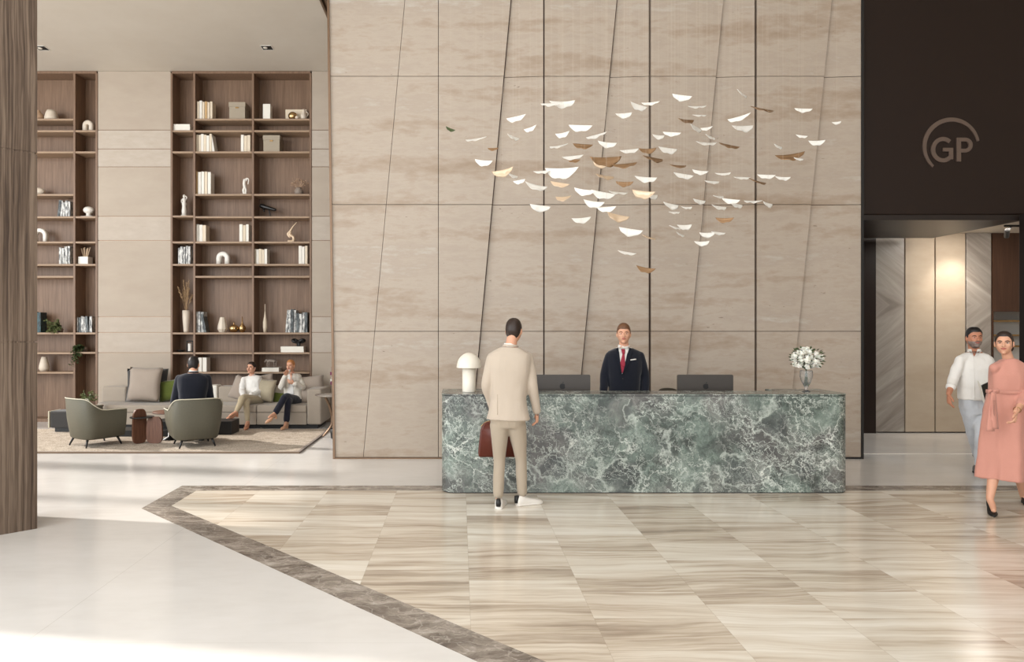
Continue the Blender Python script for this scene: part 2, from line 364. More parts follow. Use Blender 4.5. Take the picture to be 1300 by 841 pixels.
def ering(c, u, v, a, b, n=20, p=2.0):
    out = []
    for i in range(n):
        t = 2*pi*i/n; x, y = cos(t), sin(t)
        if p != 2.0:
            x = math.copysign(abs(x)**(2/p), x); y = math.copysign(abs(y)**(2/p), y)
        out.append(Vector(c)+u*(a*x)+v*(b*y))
    return out
def tube(bm, pts, rad, n=12, flat=None, round_ends=True):
    """tube along pts with radii; flat=(vector, k) squashes along vector by k"""
    pts = [Vector(p) for p in pts]
    if not isinstance(rad, (list, tuple)): rad = [rad]*len(pts)
    P, Q = [], []
    if len(pts) > 2:          # catmull subdivision
        for i in range(len(pts)-1):
            p0 = pts[max(i-1, 0)]; p1 = pts[i]; p2 = pts[i+1]; p3 = pts[min(i+2, len(pts)-1)]
            for k in range(4):
                t = k/4
                P.append(.5*((2*p1)+(p2-p0)*t+(2*p0-5*p1+4*p2-p3)*t*t+(3*p1-p0-3*p2+p3)*t**3)); Q.append(rad[i]*(1-t)+rad[i+1]*t)
        P.append(pts[-1]); Q.append(rad[-1])
    else: P, Q = pts, list(rad)
    if round_ends:
        d0 = (P[1]-P[0]).normalized(); d1 = (P[-1]-P[-2]).normalized()
        P = [P[0]-d0*Q[0]*.85, P[0]-d0*Q[0]*.5]+P+[P[-1]+d1*Q[-1]*.5, P[-1]+d1*Q[-1]*.85]
        Q = [Q[0]*.5, Q[0]*.86]+Q+[Q[-1]*.86, Q[-1]*.5]
    rings = []; ref = None
    for i, p in enumerate(P):
        d = (P[min(i+1, len(P)-1)]-P[max(i-1, 0)]).normalized()
        if ref is None: ref = d.orthogonal().normalized()
        ref = (ref-d*ref.dot(d)).normalized(); s = d.cross(ref)
        ring = ering(p, ref, s, Q[i], Q[i], n)
        if flat:
            fv, k = flat; fv = fv.normalized()
            ring = [q-fv*((q-p).dot(fv)*(1-k)) for q in ring]
        rings.append(ring)
    return loft(bm, rings)
def lathe(bm, prof, c=(0, 0, 0), n=24, mat=0):
    rings = [[Vector((c[0]+r*cos(2*pi*i/n), c[1]+r*sin(2*pi*i/n), c[2]+z)) for i in range(n)] for r, z in prof]
    return loft(bm, rings, mat=mat)
def ball(bm, c, rx, ry, rz, n=14, m=10, rotm=None):
    rings = []
    for j in range(1, m):
        t = pi*j/m; rings.append([Vector((rx*sin(t)*cos(2*pi*i/n), ry*sin(t)*sin(2*pi*i/n), rz*cos(t))) for i in range(n)])
    if rotm is not None: rings = [[rotm @ p for p in r_] for r_ in rings]
    rings = [[p+Vector(c) for p in r_] for r_ in rings]
    return loft(bm, rings)
def prism(bm, pts, z0, z1, mat=0):
    lo = [bm.verts.new((x, y, z0)) for x, y in pts]; hi = [bm.verts.new((x, y, z1)) for x, y in pts]; n = len(pts)
    fs = [bm.faces.new(lo), bm.faces.new(hi)]+[bm.faces.new((lo[i], lo[(i+1) % n], hi[(i+1) % n], hi[i])) for i in range(n)]
    for f in fs: f.material_index = mat
    return lo+hi
def slab_xz(bm, pts, y0, y1, mat=0):
    """polygon in (x,z), y0 may be a list of front depths per vertex"""
    ys = y0 if isinstance(y0, (list, tuple)) else [y0]*len(pts); n = len(pts)
    lo = [bm.verts.new((x, yy, z)) for (x, z), yy in zip(pts, ys)]; hi = [bm.verts.new((x, y1, z)) for x, z in pts]
    fs = [bm.faces.new(lo), bm.faces.new(hi)]+[bm.faces.new((lo[i], lo[(i+1) % n], hi[(i+1) % n], hi[i])) for i in range(n)]
    for f in fs: f.material_index = mat
    return lo+hi
def remesh(bm, voxel, smooth_it=3, disp=None):
    """fuse overlapping closed shells into one surface -> new bmesh"""
    bmesh.ops.recalc_face_normals(bm, faces=bm.faces)
    me = bpy.data.meshes.new('tmp'); bm.to_mesh(me); bm.free()
    o = bpy.data.objects.new('tmp', me); COL.objects.link(o)
    m = o.modifiers.new('r', 'REMESH'); m.mode = 'VOXEL'; m.voxel_size = voxel; m.adaptivity = 0
    s = o.modifiers.new('s', 'SMOOTH'); s.factor = .5; s.iterations = smooth_it
    dg = bpy.context.evaluated_depsgraph_get(); ev = o.evaluated_get(dg)
    me2 = bpy.data.meshes.new_from_object(ev)
    out = bmesh.new(); out.from_mesh(me2)
    bpy.data.objects.remove(o); bpy.data.meshes.remove(me); bpy.data.meshes.remove(me2)
    if disp:
        out.normal_update()
        for v in out.verts: v.co += v.normal*disp(v.co)
    return out
def append_bm(dst, src):
    me = bpy.data.meshes.new('t'); src.to_mesh(me); src.free(); dst.from_mesh(me); bpy.data.meshes.remove(me)
# ------------------------------------------------------------------ floor
bm = B()
prism(bm, [(-16, -10), (16, -10), (16, 20), (-16, 20)], -.2, 0, 0)
ox, oy = -3.08, 7.858; bw = .25
outer = [(ox, 6.85), (ox, oy), (14, oy), (14, -9), (12.8, -9)]   # diagonal runs from (ox,6.85) at 45 degrees
inn = [(ox+bw, 6.85+bw*.414-.0), (ox+bw, oy-bw), (14, oy-bw), (14, -9), (12.8+bw*1.414, -9)]
k = 6.85-ox-0    # x+y constant is not used: line is x - ... y = 6.85-(x-ox)
def dy(x, off=0): return 6.85-(x-ox)+off
o2 = [(ox, 6.85), (ox, oy), (14, oy), (14, dy(14))]
i2 = [(ox+bw, dy(ox+bw, bw*1.414)), (ox+bw, oy-bw), (14, oy-bw), (14, dy(14, bw*1.414))]
for a in range(3):
    b = a+1; q = [o2[a], o2[b], i2[b], i2[a]]; prism(bm, q, -.01, .001, 1)
prism(bm, [o2[3], o2[0], i2[0], i2[3]], -.01, .001, 1)
prism(bm, i2, -.01, .0012, 2)
struct(build('floor', bm, [M['wfloor'], M['border'], M['inlay']]))

# ------------------------------------------------------------------ travertine wall
YW = 9.5; H = 7.6
def lx(xt, xb):
    a = (xt-584)*YW/FPX; za = EYE+420*YW/FPX; b_ = (xb-584)*YW/FPX; zb = EYE+(420-583)*YW/FPX
    return lambda z: b_+(a-b_)*(z-zb)/(za-zb)
LN = [lx(417.5, 425), lx(514, 461), lx(556.5, 556.5), lx(648.9, 595.6), lx(690.5, 690.5), lx(783.7, 728.3), lx(825, 825), lx(919.3, 862.3), lx(959.5, 959.5), lx(1056.7, 997.7), lx(1093, 1093)]
gap = [0, .003, .004, .007, .010, .009, .016, .009, .016, .008, 0]
rec = [0, .0, 0, .0, 0, .0, 0, .0, 0, .0, 0]
zs = [.02, 1.71, 3.41, 5.13, H]
bm = B()
slab_xz(bm, [(LN[0](0)+.01, 0), (5.365, 0), (5.365, H), (LN[0](H)+.01, H)], YW+.06, YW+.3, 1)
for i in range(10):
    for z0, z1 in zip(zs, zs[1:]):
        za, zb = z0+.004, z1-.004
        pts = [(LN[i](za)+gap[i], za), (LN[i+1](za)-gap[i+1], za), (LN[i+1](zb)-gap[i+1], zb), (LN[i](zb)+gap[i], zb)]
        yl = YW+(.045 if i % 2 == 1 and i > 1 else 0); yr = YW
        slab_xz(bm, pts, [yl, yr, yr, yl], YW+.07, 0)
struct(build('wall_back', bm, [M['trav'], M['dark_gap']]))
bm = B()   # bronze end trim of that wall
slab_xz(bm, [(LN[0](0)-.022, 0), (LN[0](0)+.008, 0), (LN[0](H)+.008, H), (LN[0](H)-.022, H)], YW-.02, YW+.32)
box(bm, LN[0](0), -.2, YW-.012, YW+.05, 0, .018)
struct(build('trim_1', bm, M['bronze']))
bm = B(); box(bm, 5.372, 5.40, YW-.02, YW+.3, 0, H); box(bm, 4.1, 5.4, YW-.012, YW+.05, 0, .018)
struct(build('trim_2', bm, M['black']))

# ------------------------------------------------------------------ lounge wall
YL = 13.34; S = YL/FPX; HL = 6.61
def wx(x): return (x-584)*S
def wz(y): return EYE+(420-y)*S
bm = B()
box(bm, -15, 3, YL+.42, YL+.6, 0, HL+.1, mat=0)
def wallpanel(x0, x1, ys):
    zz = [HL]+[wz(y) for y in ys]+[0]
    for k, (z1, z0) in enumerate(zip(zz, zz[1:])):
        box(bm, x0, x1, YL, YL+.42, z0+.006, z1-.006, mat=1 if (z1-z0) > .5 else 2)
    box(bm, x0+.01, x1-.01, YL+.012, YL+.42, 0, HL, mat=3)
ys = [165.3, 189.3, 212, 274.8, 305.5, 402.3, 422.3, 448]
wallpanel(wx(124.5), wx(216.5), ys); wallpanel(wx(396), wx(396)+3.3, ys)
struct(build('wall_lounge', bm, [M['walnut'], M['panel_beige'], M['panel_band'], M['bronze']]))
# ceilings
bm = B(); box(bm, -12.3, -2.06, 6.5, YL+.5, HL, HL+.12); 
struct(build('ceiling', bm, M['ceiling']))
bm = B(); box(bm, -2.06, -2.03, 6.5, YL, HL-.05, HL+.3); box(bm, -2.0, -1.97, 6.5, YL, HL-.02, HL+.35); box(bm, -2.03, -2.0, 6.5, YL, HL+.02, HL+.04)
struct(build('trim_3', bm, M['bronze']))
bm = B(); box(bm, -1.97, 3, YW+.3, YL+.5, HL+.05, HL+.15); struct(build('ceiling', bm, M['white_paint']))
bm = B(); box(bm, -12.3, 16, -10, YW+.3, 8.6, 8.8); box(bm, -12.3, -2.06, 6.4, 6.5, HL, 8.7); struct(build('ceiling', bm, M['ceiling']))
bm = B(); box(bm, 12, 12.2, -10, 20, 0, 8.7); struct(build('wall_right', bm, M['panel_beige']))

# ------------------------------------------------------------------ left window wall with piers (casts the floor bands)
bm = B()
box(bm, -12.3, -12, -10, 20, 7.9, 8.7)
for y, w_ in ((-6, .5), (-1.6, .5), (8.55, .2), (10.0, .4), (14, .5)): box(bm, -12.3, -12, y, y+w_, 0, 8)
struct(build('wall_left', bm, M['white_paint']))

# ------------------------------------------------------------------ wooden column
c = Vector((-3.67, 6.155)); a = Vector((-.7071, -.7071)); n_ = Vector((-.7071, .7071))
Lc, Tc = 2.35, .62
pts = [c, c+a*Lc, c+a*Lc+n_*Tc, c+n_*Tc]
cn = tag(bpy.data.objects.new('column', None), 'massive ridged taupe wooden column at the left edge of the lobby', 'column'); COL.objects.link(cn)
cn.location = (c.x, c.y, 0)
bm = B()
cc = sum(pts, Vector((0, 0)))/4
grow = lambda s: [tuple(cc+(p-cc)*s) for p in pts]
prism(bm, grow(.985), .0, 8.55)
prism(bm, [tuple(p) for p in pts], 0, 1.615); prism(bm, [tuple(p) for p in pts], 1.63, 3.25); prism(bm, [tuple(p) for p in pts], 3.265, 5.2); prism(bm, [tuple(p) for p in pts], 5.215, 8.55)
build('cladding', bm, M['column'], cn)

# ------------------------------------------------------------------ right side: bulkhead, soffit, lobby
bm = B(); box(bm, 5.402, 12, 9.6, 9.78, 3.29, 8.6, .02); struct(build('wall_right_bulkhead', bm, M['dark_bronze']))
bm = B(); box(bm, 5.402, 7.66, 9.62, 11.5, 3.22, 3.3); struct(build('ceiling_soffit', bm, M['soffit']))
bm = B(); box(bm, 5.402, 12, 9.78, 14.5, 3.36, 3.46); struct(build('ceiling', bm, M['ceiling']))
YB = 11.9
def bx(x): return (x-584)*YB/FPX
lob = thing('lift_lobby_panelling', 'row of tall beige and grey marble wall panels at the back of the right passage', 'wall panelling', (7.9, YB, 0))
for x0, x1, mt in ((1111, 1148, 'lobby_marble'), (1149.5, 1186.5, 'lobby_beige'), (1188, 1225.5, 'lobby_beige'), (1227, 1258.5, 'lobby_marble')):
    bm = B(); box(bm, bx(x0), bx(x1), YB, YB+.05, .02, 3.36, .004, 1); build('panel', bm, M[mt], lob)
bm = B(); box(bm, 5.402, bx(1259), YB+.052, YB+.25, 0, 3.36); box(bm, 5.402, bx(1110.3), YB-.04, YB+.1, 0, 3.36)
struct(build('wall_lobby', bm, M['dark_bronze']))
bm = B(); box(bm, bx(1260), 12, YB, YB+.08, wz(396)*0+EYE+(420-396)*YB/FPX, 3.36); box(bm, bx(1259), bx(1261), YB-.01, YB+.1, 0, 2.04)
struct(build('wall_lobby_header', bm, M['brown_wood']))
shf = thing('display_shelving', 'bright white shelving niche beyond the lobby opening behind the woman in pink', 'shelving', (9.3, 12.9, 0))
bm = B(); box(bm, 8.6, 11.5, 13.2, 13.3, 0, 3.3); box(bm, 8.6, 8.66, 12.85, 13.3, 0, 3.3); build('back_panel', bm, M['white_paint'], shf)
for z in (.5, .95, 1.42, 1.62, 1.88, 2.4, 2.9):
    bm = B(); box(bm, 8.6, 11.5, 12.85, 13.3, z, z+.03); build('shelf', bm, M['gold'], shf)
bm = B(); box(bm, 7.56, 8.5, 9.36, 9.59, 0, 3.29, .01); tag(build('dark_post', bm, M['soffit']), 'dark square bronze-clad post at the right edge behind the woman in pink', 'post')
bm = B(); box(bm, 5.42, 12, 9.87, 9.90, .0, .004); struct(build('trim_4', bm, M['led']))
sp = thing('track_spotlight', 'small black spotlight on the lobby ceiling beside the dark soffit', 'spotlight', (8.55, 11.0, 3.36))
bm = B(); box(bm, 8.45, 8.75, 10.98, 11.02, 3.33, 3.36, .005); build('track_mount', bm, M['black'], sp)
bm = B(); tube(bm, [(8.55, 11, 3.33), (8.5, 10.98, 3.28)], .012, 8); tube(bm, [(8.46, 10.96, 3.27), (8.52, 11.05, 3.19)], .035, 14); build('lamp_head', bm, M['black'], sp)
for (px_, Yp) in ((1207, 11.45),):
    d = bpy.data.lights.new('lobby_spot', 'SPOT'); d.energy = 60; d.spot_size = 1.3; d.spot_blend = .8; d.color = (1, .9, .79); d.shadow_soft_size = .05
    o = bpy.data.objects.new('lobby_spot', d); COL.objects.link(o); o.location = (8.25, 11.3, 3.3); o.rotation_euler = Vector((0, .45, -1)).to_track_quat('-Z', 'Y').to_euler()

# sign GP with arc
YS = 9.598
sg = thing('wall_sign', 'round metal logo sign reading GP on the dark bronze bulkhead', 'sign', (6.65, YS, 4.2))
def sx_(x): return (x-584)*YS/FPX
def sz_(y): return EYE+(420-y)*YS/FPX
bm = B(); cx, cz, rr = sx_(1207.5), sz_(186.5), 34.3*YS/FPX
rings = []
for k in range(41):
    t = math.radians(12+(227-12)*k/40); u = Vector((cos(t), 0, sin(t))); wd = .017+.012*sin(pi*k/40)
    c0 = Vector((cx, YS, cz))
    rings.append([c0+u*(rr-wd)+Vector((0, -.012, 0)), c0+u*(rr+wd)+Vector((0, -.012, 0)), c0+u*(rr+wd)+Vector((0, .012, 0)), c0+u*(rr-wd)+Vector((0, .012, 0))])
loft(bm, rings); build('arc', bm, M['sign'], sg)
stn = [0]
def stroke(bm, pts, w, y0=YS-.014, y1=YS+.0):
    stn[0] += 1; y0 -= .0012*stn[0]
    pts = [p_ for i_, p_ in enumerate(pts) if i_ == 0 or (Vector(p_)-Vector(pts[i_-1])).length > 1e-5]
    pts = [Vector(p) for p in pts]; rings = []
    for i, p in enumerate(pts):
        d = (pts[min(i+1, len(pts)-1)]-pts[max(i-1, 0)]).normalized(); nn = Vector((-d.y, d.x))*w/2
        rings.append([Vector((p.x+nn.x, y0, p.y+nn.y)), Vector((p.x-nn.x, y0, p.y-nn.y)), Vector((p.x-nn.x, y1, p.y-nn.y)), Vector((p.x+nn.x, y1, p.y+nn.y))])
    loft(bm, rings)
q = YS/FPX
bm = B(); gx, gz = sx_(1196.5), sz_(190.5); gr = 12.6*q
stroke(bm, [(gx+gr*cos(math.radians(a)), gz+gr*1.08*sin(math.radians(a))) for a in range(48, 330, 12)], 5.2*q)
stroke(bm, [(gx+gr*.8, gz-gr*.95), (gx+gr*.8, gz+.02)], 5.2*q); stroke(bm, [(gx+.0, gz+.0), (gx+gr*1.0, gz+.0)], 4.6*q)
build('letter_g', bm, M['sign'], sg)
bm = B(); px0, zt, zb = sx_(1216.3), sz_(175.3), sz_(205.5)
stroke(bm, [(px0, zb), (px0, zt)], 5.4*q)
stroke(bm, [(px0, zt-2.4*q), (px0+8*q, zt-2.4*q)]+[(px0+8*q+7*q*cos(math.radians(a)), zt-9.4*q+7*q*sin(math.radians(a))) for a in range(90, -91, -15)]+[(px0, zt-16.4*q)], 4.8*q)
build('letter_p', bm, M['sign'], sg)

# downlights
for i, (px_, py_, lab) in enumerate(((339, 60.5, 'square black recessed downlight in the lounge ceiling above the right bookcase'), (53, 61, 'square black recessed downlight in the lounge ceiling beside the wooden column'))):
    p = W(px_, py_, (HL-EYE)*FPX/(420-py_)); t = thing('recessed_downlight', lab, 'ceiling light', (p.x, p.y, HL), 'lounge ceiling downlights')
    bm = B(); s_ = .10
    for (a0, a1, b0, b1) in ((-s_, s_, -s_, -s_+.012), (-s_, s_, s_-.012, s_), (-s_, -s_+.012, -s_, s_), (s_-.012, s_, -s_, s_)): box(bm, p.x+a0, p.x+a1, p.y+b0, p.y+b1, HL-.006, HL+.001)
    build('trim_frame', bm, M['white_paint'], t)
    bm = B(); box(bm, p.x-.088, p.x+.088, p.y-.088, p.y+.088, HL-.004, HL+.0); build('baffle', bm, M['black'], t)
    bm = B(); lathe(bm, [(.0, -.012), (.03, -.012), (.04, -.003)], (p.x-.03, p.y, HL), 16); build('lens', bm, M['lamp'], t)

# ------------------------------------------------------------------ bookcases
DEP = .36
def bookcase(name, label, xs, rows, w=.04):
    """xs: divider centre px; rows[i]: shelf px heights of bay i"""
    t = thing(name, label, 'bookcase', (wx((xs[0]+xs[-1])/2), YL+.2, 0))
    bm = B(); box(bm, wx(xs[0]), wx(xs[-1]), YL+DEP, YL+DEP+.03, 0, HL-.01); build('back_panel', bm, M['walnut'], t)
    bm = B(); box(bm, wx(xs[0]), wx(xs[-1]), YL-.005, YL+DEP, HL-.05, HL-.005); build('top_panel', bm, M['walnut'], t)
    for x in xs:
        bm = B(); box(bm, wx(x)-w/2, wx(x)+w/2, YL-.01, YL+DEP, 0, HL-.045, .003, 1); build('upright', bm, M['walnut'], t)
    for i, rw in enumerate(rows):
        for y in rw:
            bm = B(); box(bm, wx(xs[i])+w/2, wx(xs[i+1])-w/2, YL-.006, YL+DEP, wz(y)-.018, wz(y)+.018, .003, 1); build('shelf', bm, M['shelf_edge'], t)
        bm = B(); box(bm, wx(xs[i])+w/2, wx(xs[i+1])-w/2, YL+.01, YL+DEP, 0, .06); build('plinth', bm, M['walnut'], t)
full = [152, 166.7, 193.6, 247.6, 276, 308, 336.5, 351.7, 423.6, 448.8, 473.6]
short = [166.7, 193.6, 275, 308, 336.5, 423.6, 448.8]
bookcase('bookcase', 'tall walnut bookcase with three bays on the lounge wall behind the sofa', [218, 246.8, 321.2, 394.3], [short, full, full])
bookcase('bookcase', 'tall walnut bookcase partly hidden by the wooden column at far left', [-20, 94.6, 122.8], [full, [166.7, 193.6, 276, 308, 336.5, 423.6, 448.3]])

# ------------------------------------------------------------------ shelf items
YI = YL+.15      # centre depth of things on the shelves
def up(o, base): return o
def ix(x): return (x-584)*YI/FPX
def iz(y): return EYE+(420-y)*YI/FPX
def shelf_z(y): return wz(y)+.018
def book_row(x0, x1, shy, tops, mats, lean=(), what='book', where='', th=.09):
    """books standing side by side between px x0 and x1; one thing each"""
    n = len(tops); zb = shelf_z(shy); xa, xb = ix(x0), ix(x1); wd = (xb-xa)/n
    nth = ['leftmost', 'second', 'third', 'fourth', 'fifth', 'sixth', 'seventh', 'eighth', 'ninth']
    for i, (tp, mk) in enumerate(zip(tops, mats)):
        h = max(.16, iz(tp)-zb); x = xa+wd*(i+.5); w_ = wd*R.uniform(.8, .97); d = .2
        col = {'paper': 'white', 'cream': 'cream', 'tanbook': 'tan', 'mbook': 'grey marbled', 'dbook': 'dark marbled', 'tealbook': 'dark teal', 'box': 'grey-beige'}[mk]
        pos = ('rightmost' if i == n-1 else nth[i]+(' from left' if i else ''))
        t = thing('book', f'{col} book, {pos}, {where}', 'book', (x, YI, zb), 'books '+where)
        bm = B(); yf = YI-.1+R.uniform(-.006, .006)
        box(bm, x-w_/2, x-w_/2+.005, yf, yf+d, zb, zb+h); box(bm, x+w_/2-.005, x+w_/2, yf, yf+d, zb, zb+h); box(bm, x-w_/2, x+w_/2, yf-.001, yf+.008, zb, zb+h, .002, 1)
        bm2 = B(); box(bm2, x-w_/2+.005, x+w_/2-.005, yf+.008, yf+d-.006, zb+.004, zb+h-.006)
        if i in lean:
            an = math.radians(lean[i] if isinstance(lean, dict) else 10); m = Matrix.Rotation(an, 3, 'Y'); pv = Vector((x+(w_/2 if an > 0 else -w_/2), 0, zb))
            for bb in (bm, bm2):
                for v in bb.verts: v.co = m @ (v.co-pv)+pv
        build('cover', bm, M[mk], t); build('page_block', bm2, M['paper'], t)
def flat_books(x0, x1, shy, n, h, where, mk='paper'):
    zb = shelf_z(shy)
    for i in range(n):
        e = R.uniform(-.008, .008); z0 = zb+i*h; xa, xb = ix(x0)+e, ix(x1)+e
        t = thing('book', f'{"white" if mk=="paper" else "cream"} book lying flat {where}, {"bottom" if i==0 else "top"} of the pair', 'book', ((xa+xb)/2, YI, z0), 'flat books '+where)
        bm = B(); box(bm, xa, xb, YI-.12, YI+.1, z0, z0+.006); box(bm, xa, xb, YI-.12, YI+.1, z0+h-.006, z0+h-.0005); box(bm, xa, xa+.006, YI-.12, YI+.1, z0, z0+h-.0005); build('cover', bm, M[mk], t)
        bm = B(); box(bm, xa+.006, xb-.004, YI-.116, YI+.096, z0+.006, z0+h-.006); build('page_block', bm, M['paper'], t)
P_, C_, T_, MB_, DB_ = 'paper', 'cream', 'tanbook', 'mbook', 'dbook'
flat_books(221.5, 244.5, 166.7, 2, .062, 'in the narrow bay near the top')
book_row(252.5, 272, 152, [131, 130, 131.5, 131, 132, 131], [C_, P_, C_, T_, C_, C_], where='top shelf beside the lidded box')
book_row(250.5, 275, 193.6, [173, 173, 172, 173, 174, 172, 173], [C_, C_, P_, C_, P_, C_, P_], {6: -9}, where='second shelf of the middle bay')
book_row(307.5, 320, 193.6, [173, 174, 173.5], [P_, C_, C_], where='right end of the middle bay second shelf')
book_row(249.5, 270, 247.6, [219, 220, 219.5, 219.5, 220], [T_, P_, P_, C_, P_], where="on the bent figurine's shelf")
book_row(250.5, 264, 308, [286, 286.5, 287], [P_, P_, C_], where='left end of shelf above the arch')
book_row(306, 318, 308, [286, 287, 286], [P_, C_, P_], where='right end of shelf above the arch')
book_row(323.3, 341, 336.5, [317, 317.5, 317, 318, 317], [C_, P_, C_, C_, P_], where='left end of right bay mid-height')
book_row(380.5, 392, 336.5, [313, 314, 313], [P_, P_, C_], where='right end of right bay mid-height')
book_row(228.5, 244.5, 336.5, [315.5, 314, 314.5, 313, 314], [MB_]*5, where='narrow bay mid-height')
book_row(250, 264.5, 423.6, [396, 396, 396.5, 399], [MB_, MB_, MB_, DB_], {3: -10}, where='left of the white vase')
book_row(363.5, 392, 423.6, [394, 394, 393, 394, 398, 399, 397, 397], [MB_, MB_, DB_, MB_, DB_, MB_, MB_, DB_], {0: 5}, where='right of the slim bottle vase')
book_row(253.5, 265, 473.6, [454, 454], [P_, P_], where='low shelf behind seated navy man')
flat_books(358, 387, 448.8, 2, .055, 'under the black knot sculpture')
flat_books(334.5, 356, 473.6, 2, .038, 'under the wire sculpture')
book_row(76.5, 93, 276, [255.5, 256, 258, 256, 257], [DB_, MB_, MB_, MB_, MB_], {0: 6}, where='left bookcase above the arch')
book_row(78.5, 93, 336.5, [315, 316, 314, 313.5], [MB_, MB_, MB_, MB_], where='left bookcase beside the stick vase')
book_row(99.5, 120, 423.6, [403, 403.5, 402, 403, 402, 402], [MB_, DB_, MB_, MB_, DB_, MB_], {4: -6}, where='left bookcase above the hanging plant')
book_row(40, 56, 423.6, [396, 397, 397], ['tealbook']*3, where='left bookcase against the column')

def item(name, label, cat, fn, mat, x, shy, parts=(), group=None, smooth=True):
    z = shelf_z(shy); t = thing(name, label, cat, (ix(x), YI, z), group)
    bm = B(); fn(bm, ix(x), YI, z); build(parts[0] if parts else 'body', bm, mat, t, smooth); return t
def single(name, label, cat, bm, mat, smooth=True):
    o = build(name, bm, mat, None, smooth); tag(o, label, cat); return o
def lidded_box(x0, x1, ytop, shy, label):
    z = shelf_z(shy); xa, xb = ix(x0), ix(x1); zt = iz(ytop); t = thing('storage_box', label, 'box', ((xa+xb)/2, YI, z))
    bm = B(); box(bm, xa+.008, xb-.008, YI-.12, YI+.13, z, zt-.075, .004); build('body', bm, M['box'], t)
    bm = B(); box(bm, xa, xb, YI-.128, YI+.138, zt-.09, zt, .005); build('lid', bm, M['box'], t)
    bm = B(); box(bm, (xa+xb)/2-.03, (xa+xb)/2+.03, YI-.134, YI-.126, zt-.12, zt-.095, .002); build('pull_tab', bm, M['gold'], t)
lidded_box(293, 314, 132.3, 152, 'grey-beige lidded box on the top shelf of the middle bay')
lidded_box(336, 357.5, 174, 193.6, 'grey-beige lidded box on the second shelf of the right bay')
bm = B(); box(bm, ix(335.5), ix(345), YI-.1, YI+.05, shelf_z(152), iz(134), .008); single('card_box', 'plain white upright box on the top shelf of the right bay', 'box', bm, M['paper'], False)
bm = B(); box(bm, ix(362), ix(389), YI+.02, YI+.14, shelf_z(152), iz(138.5), .006); single('card_box', 'wide cream box behind the gold bowl on the top shelf', 'box', bm, M['cream'], False)
bm = B(); ball(bm, (ix(372.5), YI-.06, shelf_z(152)+.078), .085, .07, .078, 18, 12); single('gold_bowl', 'round reflective gold vessel on the top shelf of the right bay', 'vessel', bm, M['gold'])
bm = B(); ball(bm, (ix(378.8), YI-.1, shelf_z(152)+.035), .036, .036, .035); single('small_sphere', 'small cream ball beside the gold vessel on the top shelf', 'ornament', bm, M['ceramic'])
bm = B(); lathe(bm, [(.03, 0), (.055, .03), (.058, .08), (.03, .13), (.035, .17), (.028, .2)], (ix(386.5), YI-.06, shelf_z(152)), 18); tube(bm, [(ix(386.5)+.04, YI-.06, shelf_z(152)+.16), (ix(386.5)+.085, YI-.06, shelf_z(152)+.12), (ix(386.5)+.05, YI-.06, shelf_z(152)+.05)], .008, 8); single('jug', 'cream handled jug at the right end of the top shelf', 'jug', bm, M['ceramic'])

def figurine(bm, x, y, z):
    lathe(bm, [(.06, 0), (.06, .03), (.05, .035)], (x, y, z), 12)
    lathe(bm, [(.04, .03), (.047, .1), (.035, .2), (.045, .25), (.03, .29), (.045, .335), (.015, .36), (.018, .365), (.026, .385), (.022, .41), (.008, .425)], (x, y, z), 14)
    tube(bm, [(x-.04, y, z+.335), (x-.055, y, z+.29), (x-.02, y-.02, z+.255)], .011, 8); tube(bm, [(x+.04, y, z+.335), (x+.05, y, z+.37), (x+.02, y, z+.395)], .011, 8)
item('figurine', 'slender white standing figurine in the narrow bay', 'figurine', figurine, M['ceramic_w'], 233.8, 275)
def bent(bm, x, y, z):
    box(bm, x-.075, x+.055, y-.05, y+.05, z, z+.025, .006)
    tube(bm, [(x-.01, y, z+.02), (x-.03, y, z+.1), (x+.0, y, z+.16)], [.025, .022, .026], 10)
    tube(bm, [(x+.01, y, z+.02), (x+.02, y, z+.1), (x+.0, y, z+.16)], [.022, .02, .026], 10)
    tube(bm, [(x, y, z+.15), (x-.015, y, z+.22), (x-.005, y, z+.29)], [.032, .028, .03], 10)
    tube(bm, [(x-.005, y, z+.29), (x+.035, y, z+.325), (x+.07, y, z+.3), (x+.06, y, z+.22)], [.014, .013, .011, .009], 8); ball(bm, (x+.03, y, z+.30), .022, .022, .026)
item('figurine', 'white bent figurine with raised arm on the third shelf of the middle bay', 'figurine', bent, M['ceramic_w'], 311, 247.6)
def arch(bm, x, y, z, s=1, wd=.12, h=.24, r=.04, flat=False):
    pts = [(x-wd+r, y, z+.0)]+[(x+(wd-r)*cos(math.radians(a)), y, z+h-wd+(wd-r)*sin(math.radians(a))) for a in range(180, -1, -18)]+[(x+wd-r, y, z)]
    rings = []
    P = [Vector(p) for p in pts]
    for i, p in enumerate(P):
        d = (P[min(i+1, len(P)-1)]-P[max(i-1, 0)]).normalized(); s_ = d.cross(Vector((0, 1, 0))); rings.append(ering(p, s_, Vector((0, 1, 0)), r, .055, 14, 3))
    loft(bm, rings)
item('arch_sculpture', 'white arch sculpture on the middle bay shelf', 'sculpture', lambda b_, x, y, z: arch(b_, x, y, z, wd=.128, h=.25, r=.048), M['ceramic_w'], 283.5, 336.5)
item('arch_sculpture', 'cream arch sculpture in the left bookcase against the column', 'sculpture', lambda b_, x, y, z: arch(b_, x, y, z, wd=.14, h=.27, r=.04), M['ceramic_w'], 51.5, 308)
item('arch_sculpture', 'cream hollow arch vase near the top of the left bookcase', 'sculpture', lambda b_, x, y, z: (arch(b_, x, y, z+.02, wd=.105, h=.21, r=.045), box(b_, x-.14, x+.11, y-.07, y+.07, z, z+.02, .006)), M['ceramic'], 112.5, 166.7)
VP = lambda s, h, pr: [(r*s, z*h) for r, z in pr]
potp = [(.6, 0), (.98, .1), (1, .25), (.8, .75), (.62, 1), (.55, 1), (.6, .8)]
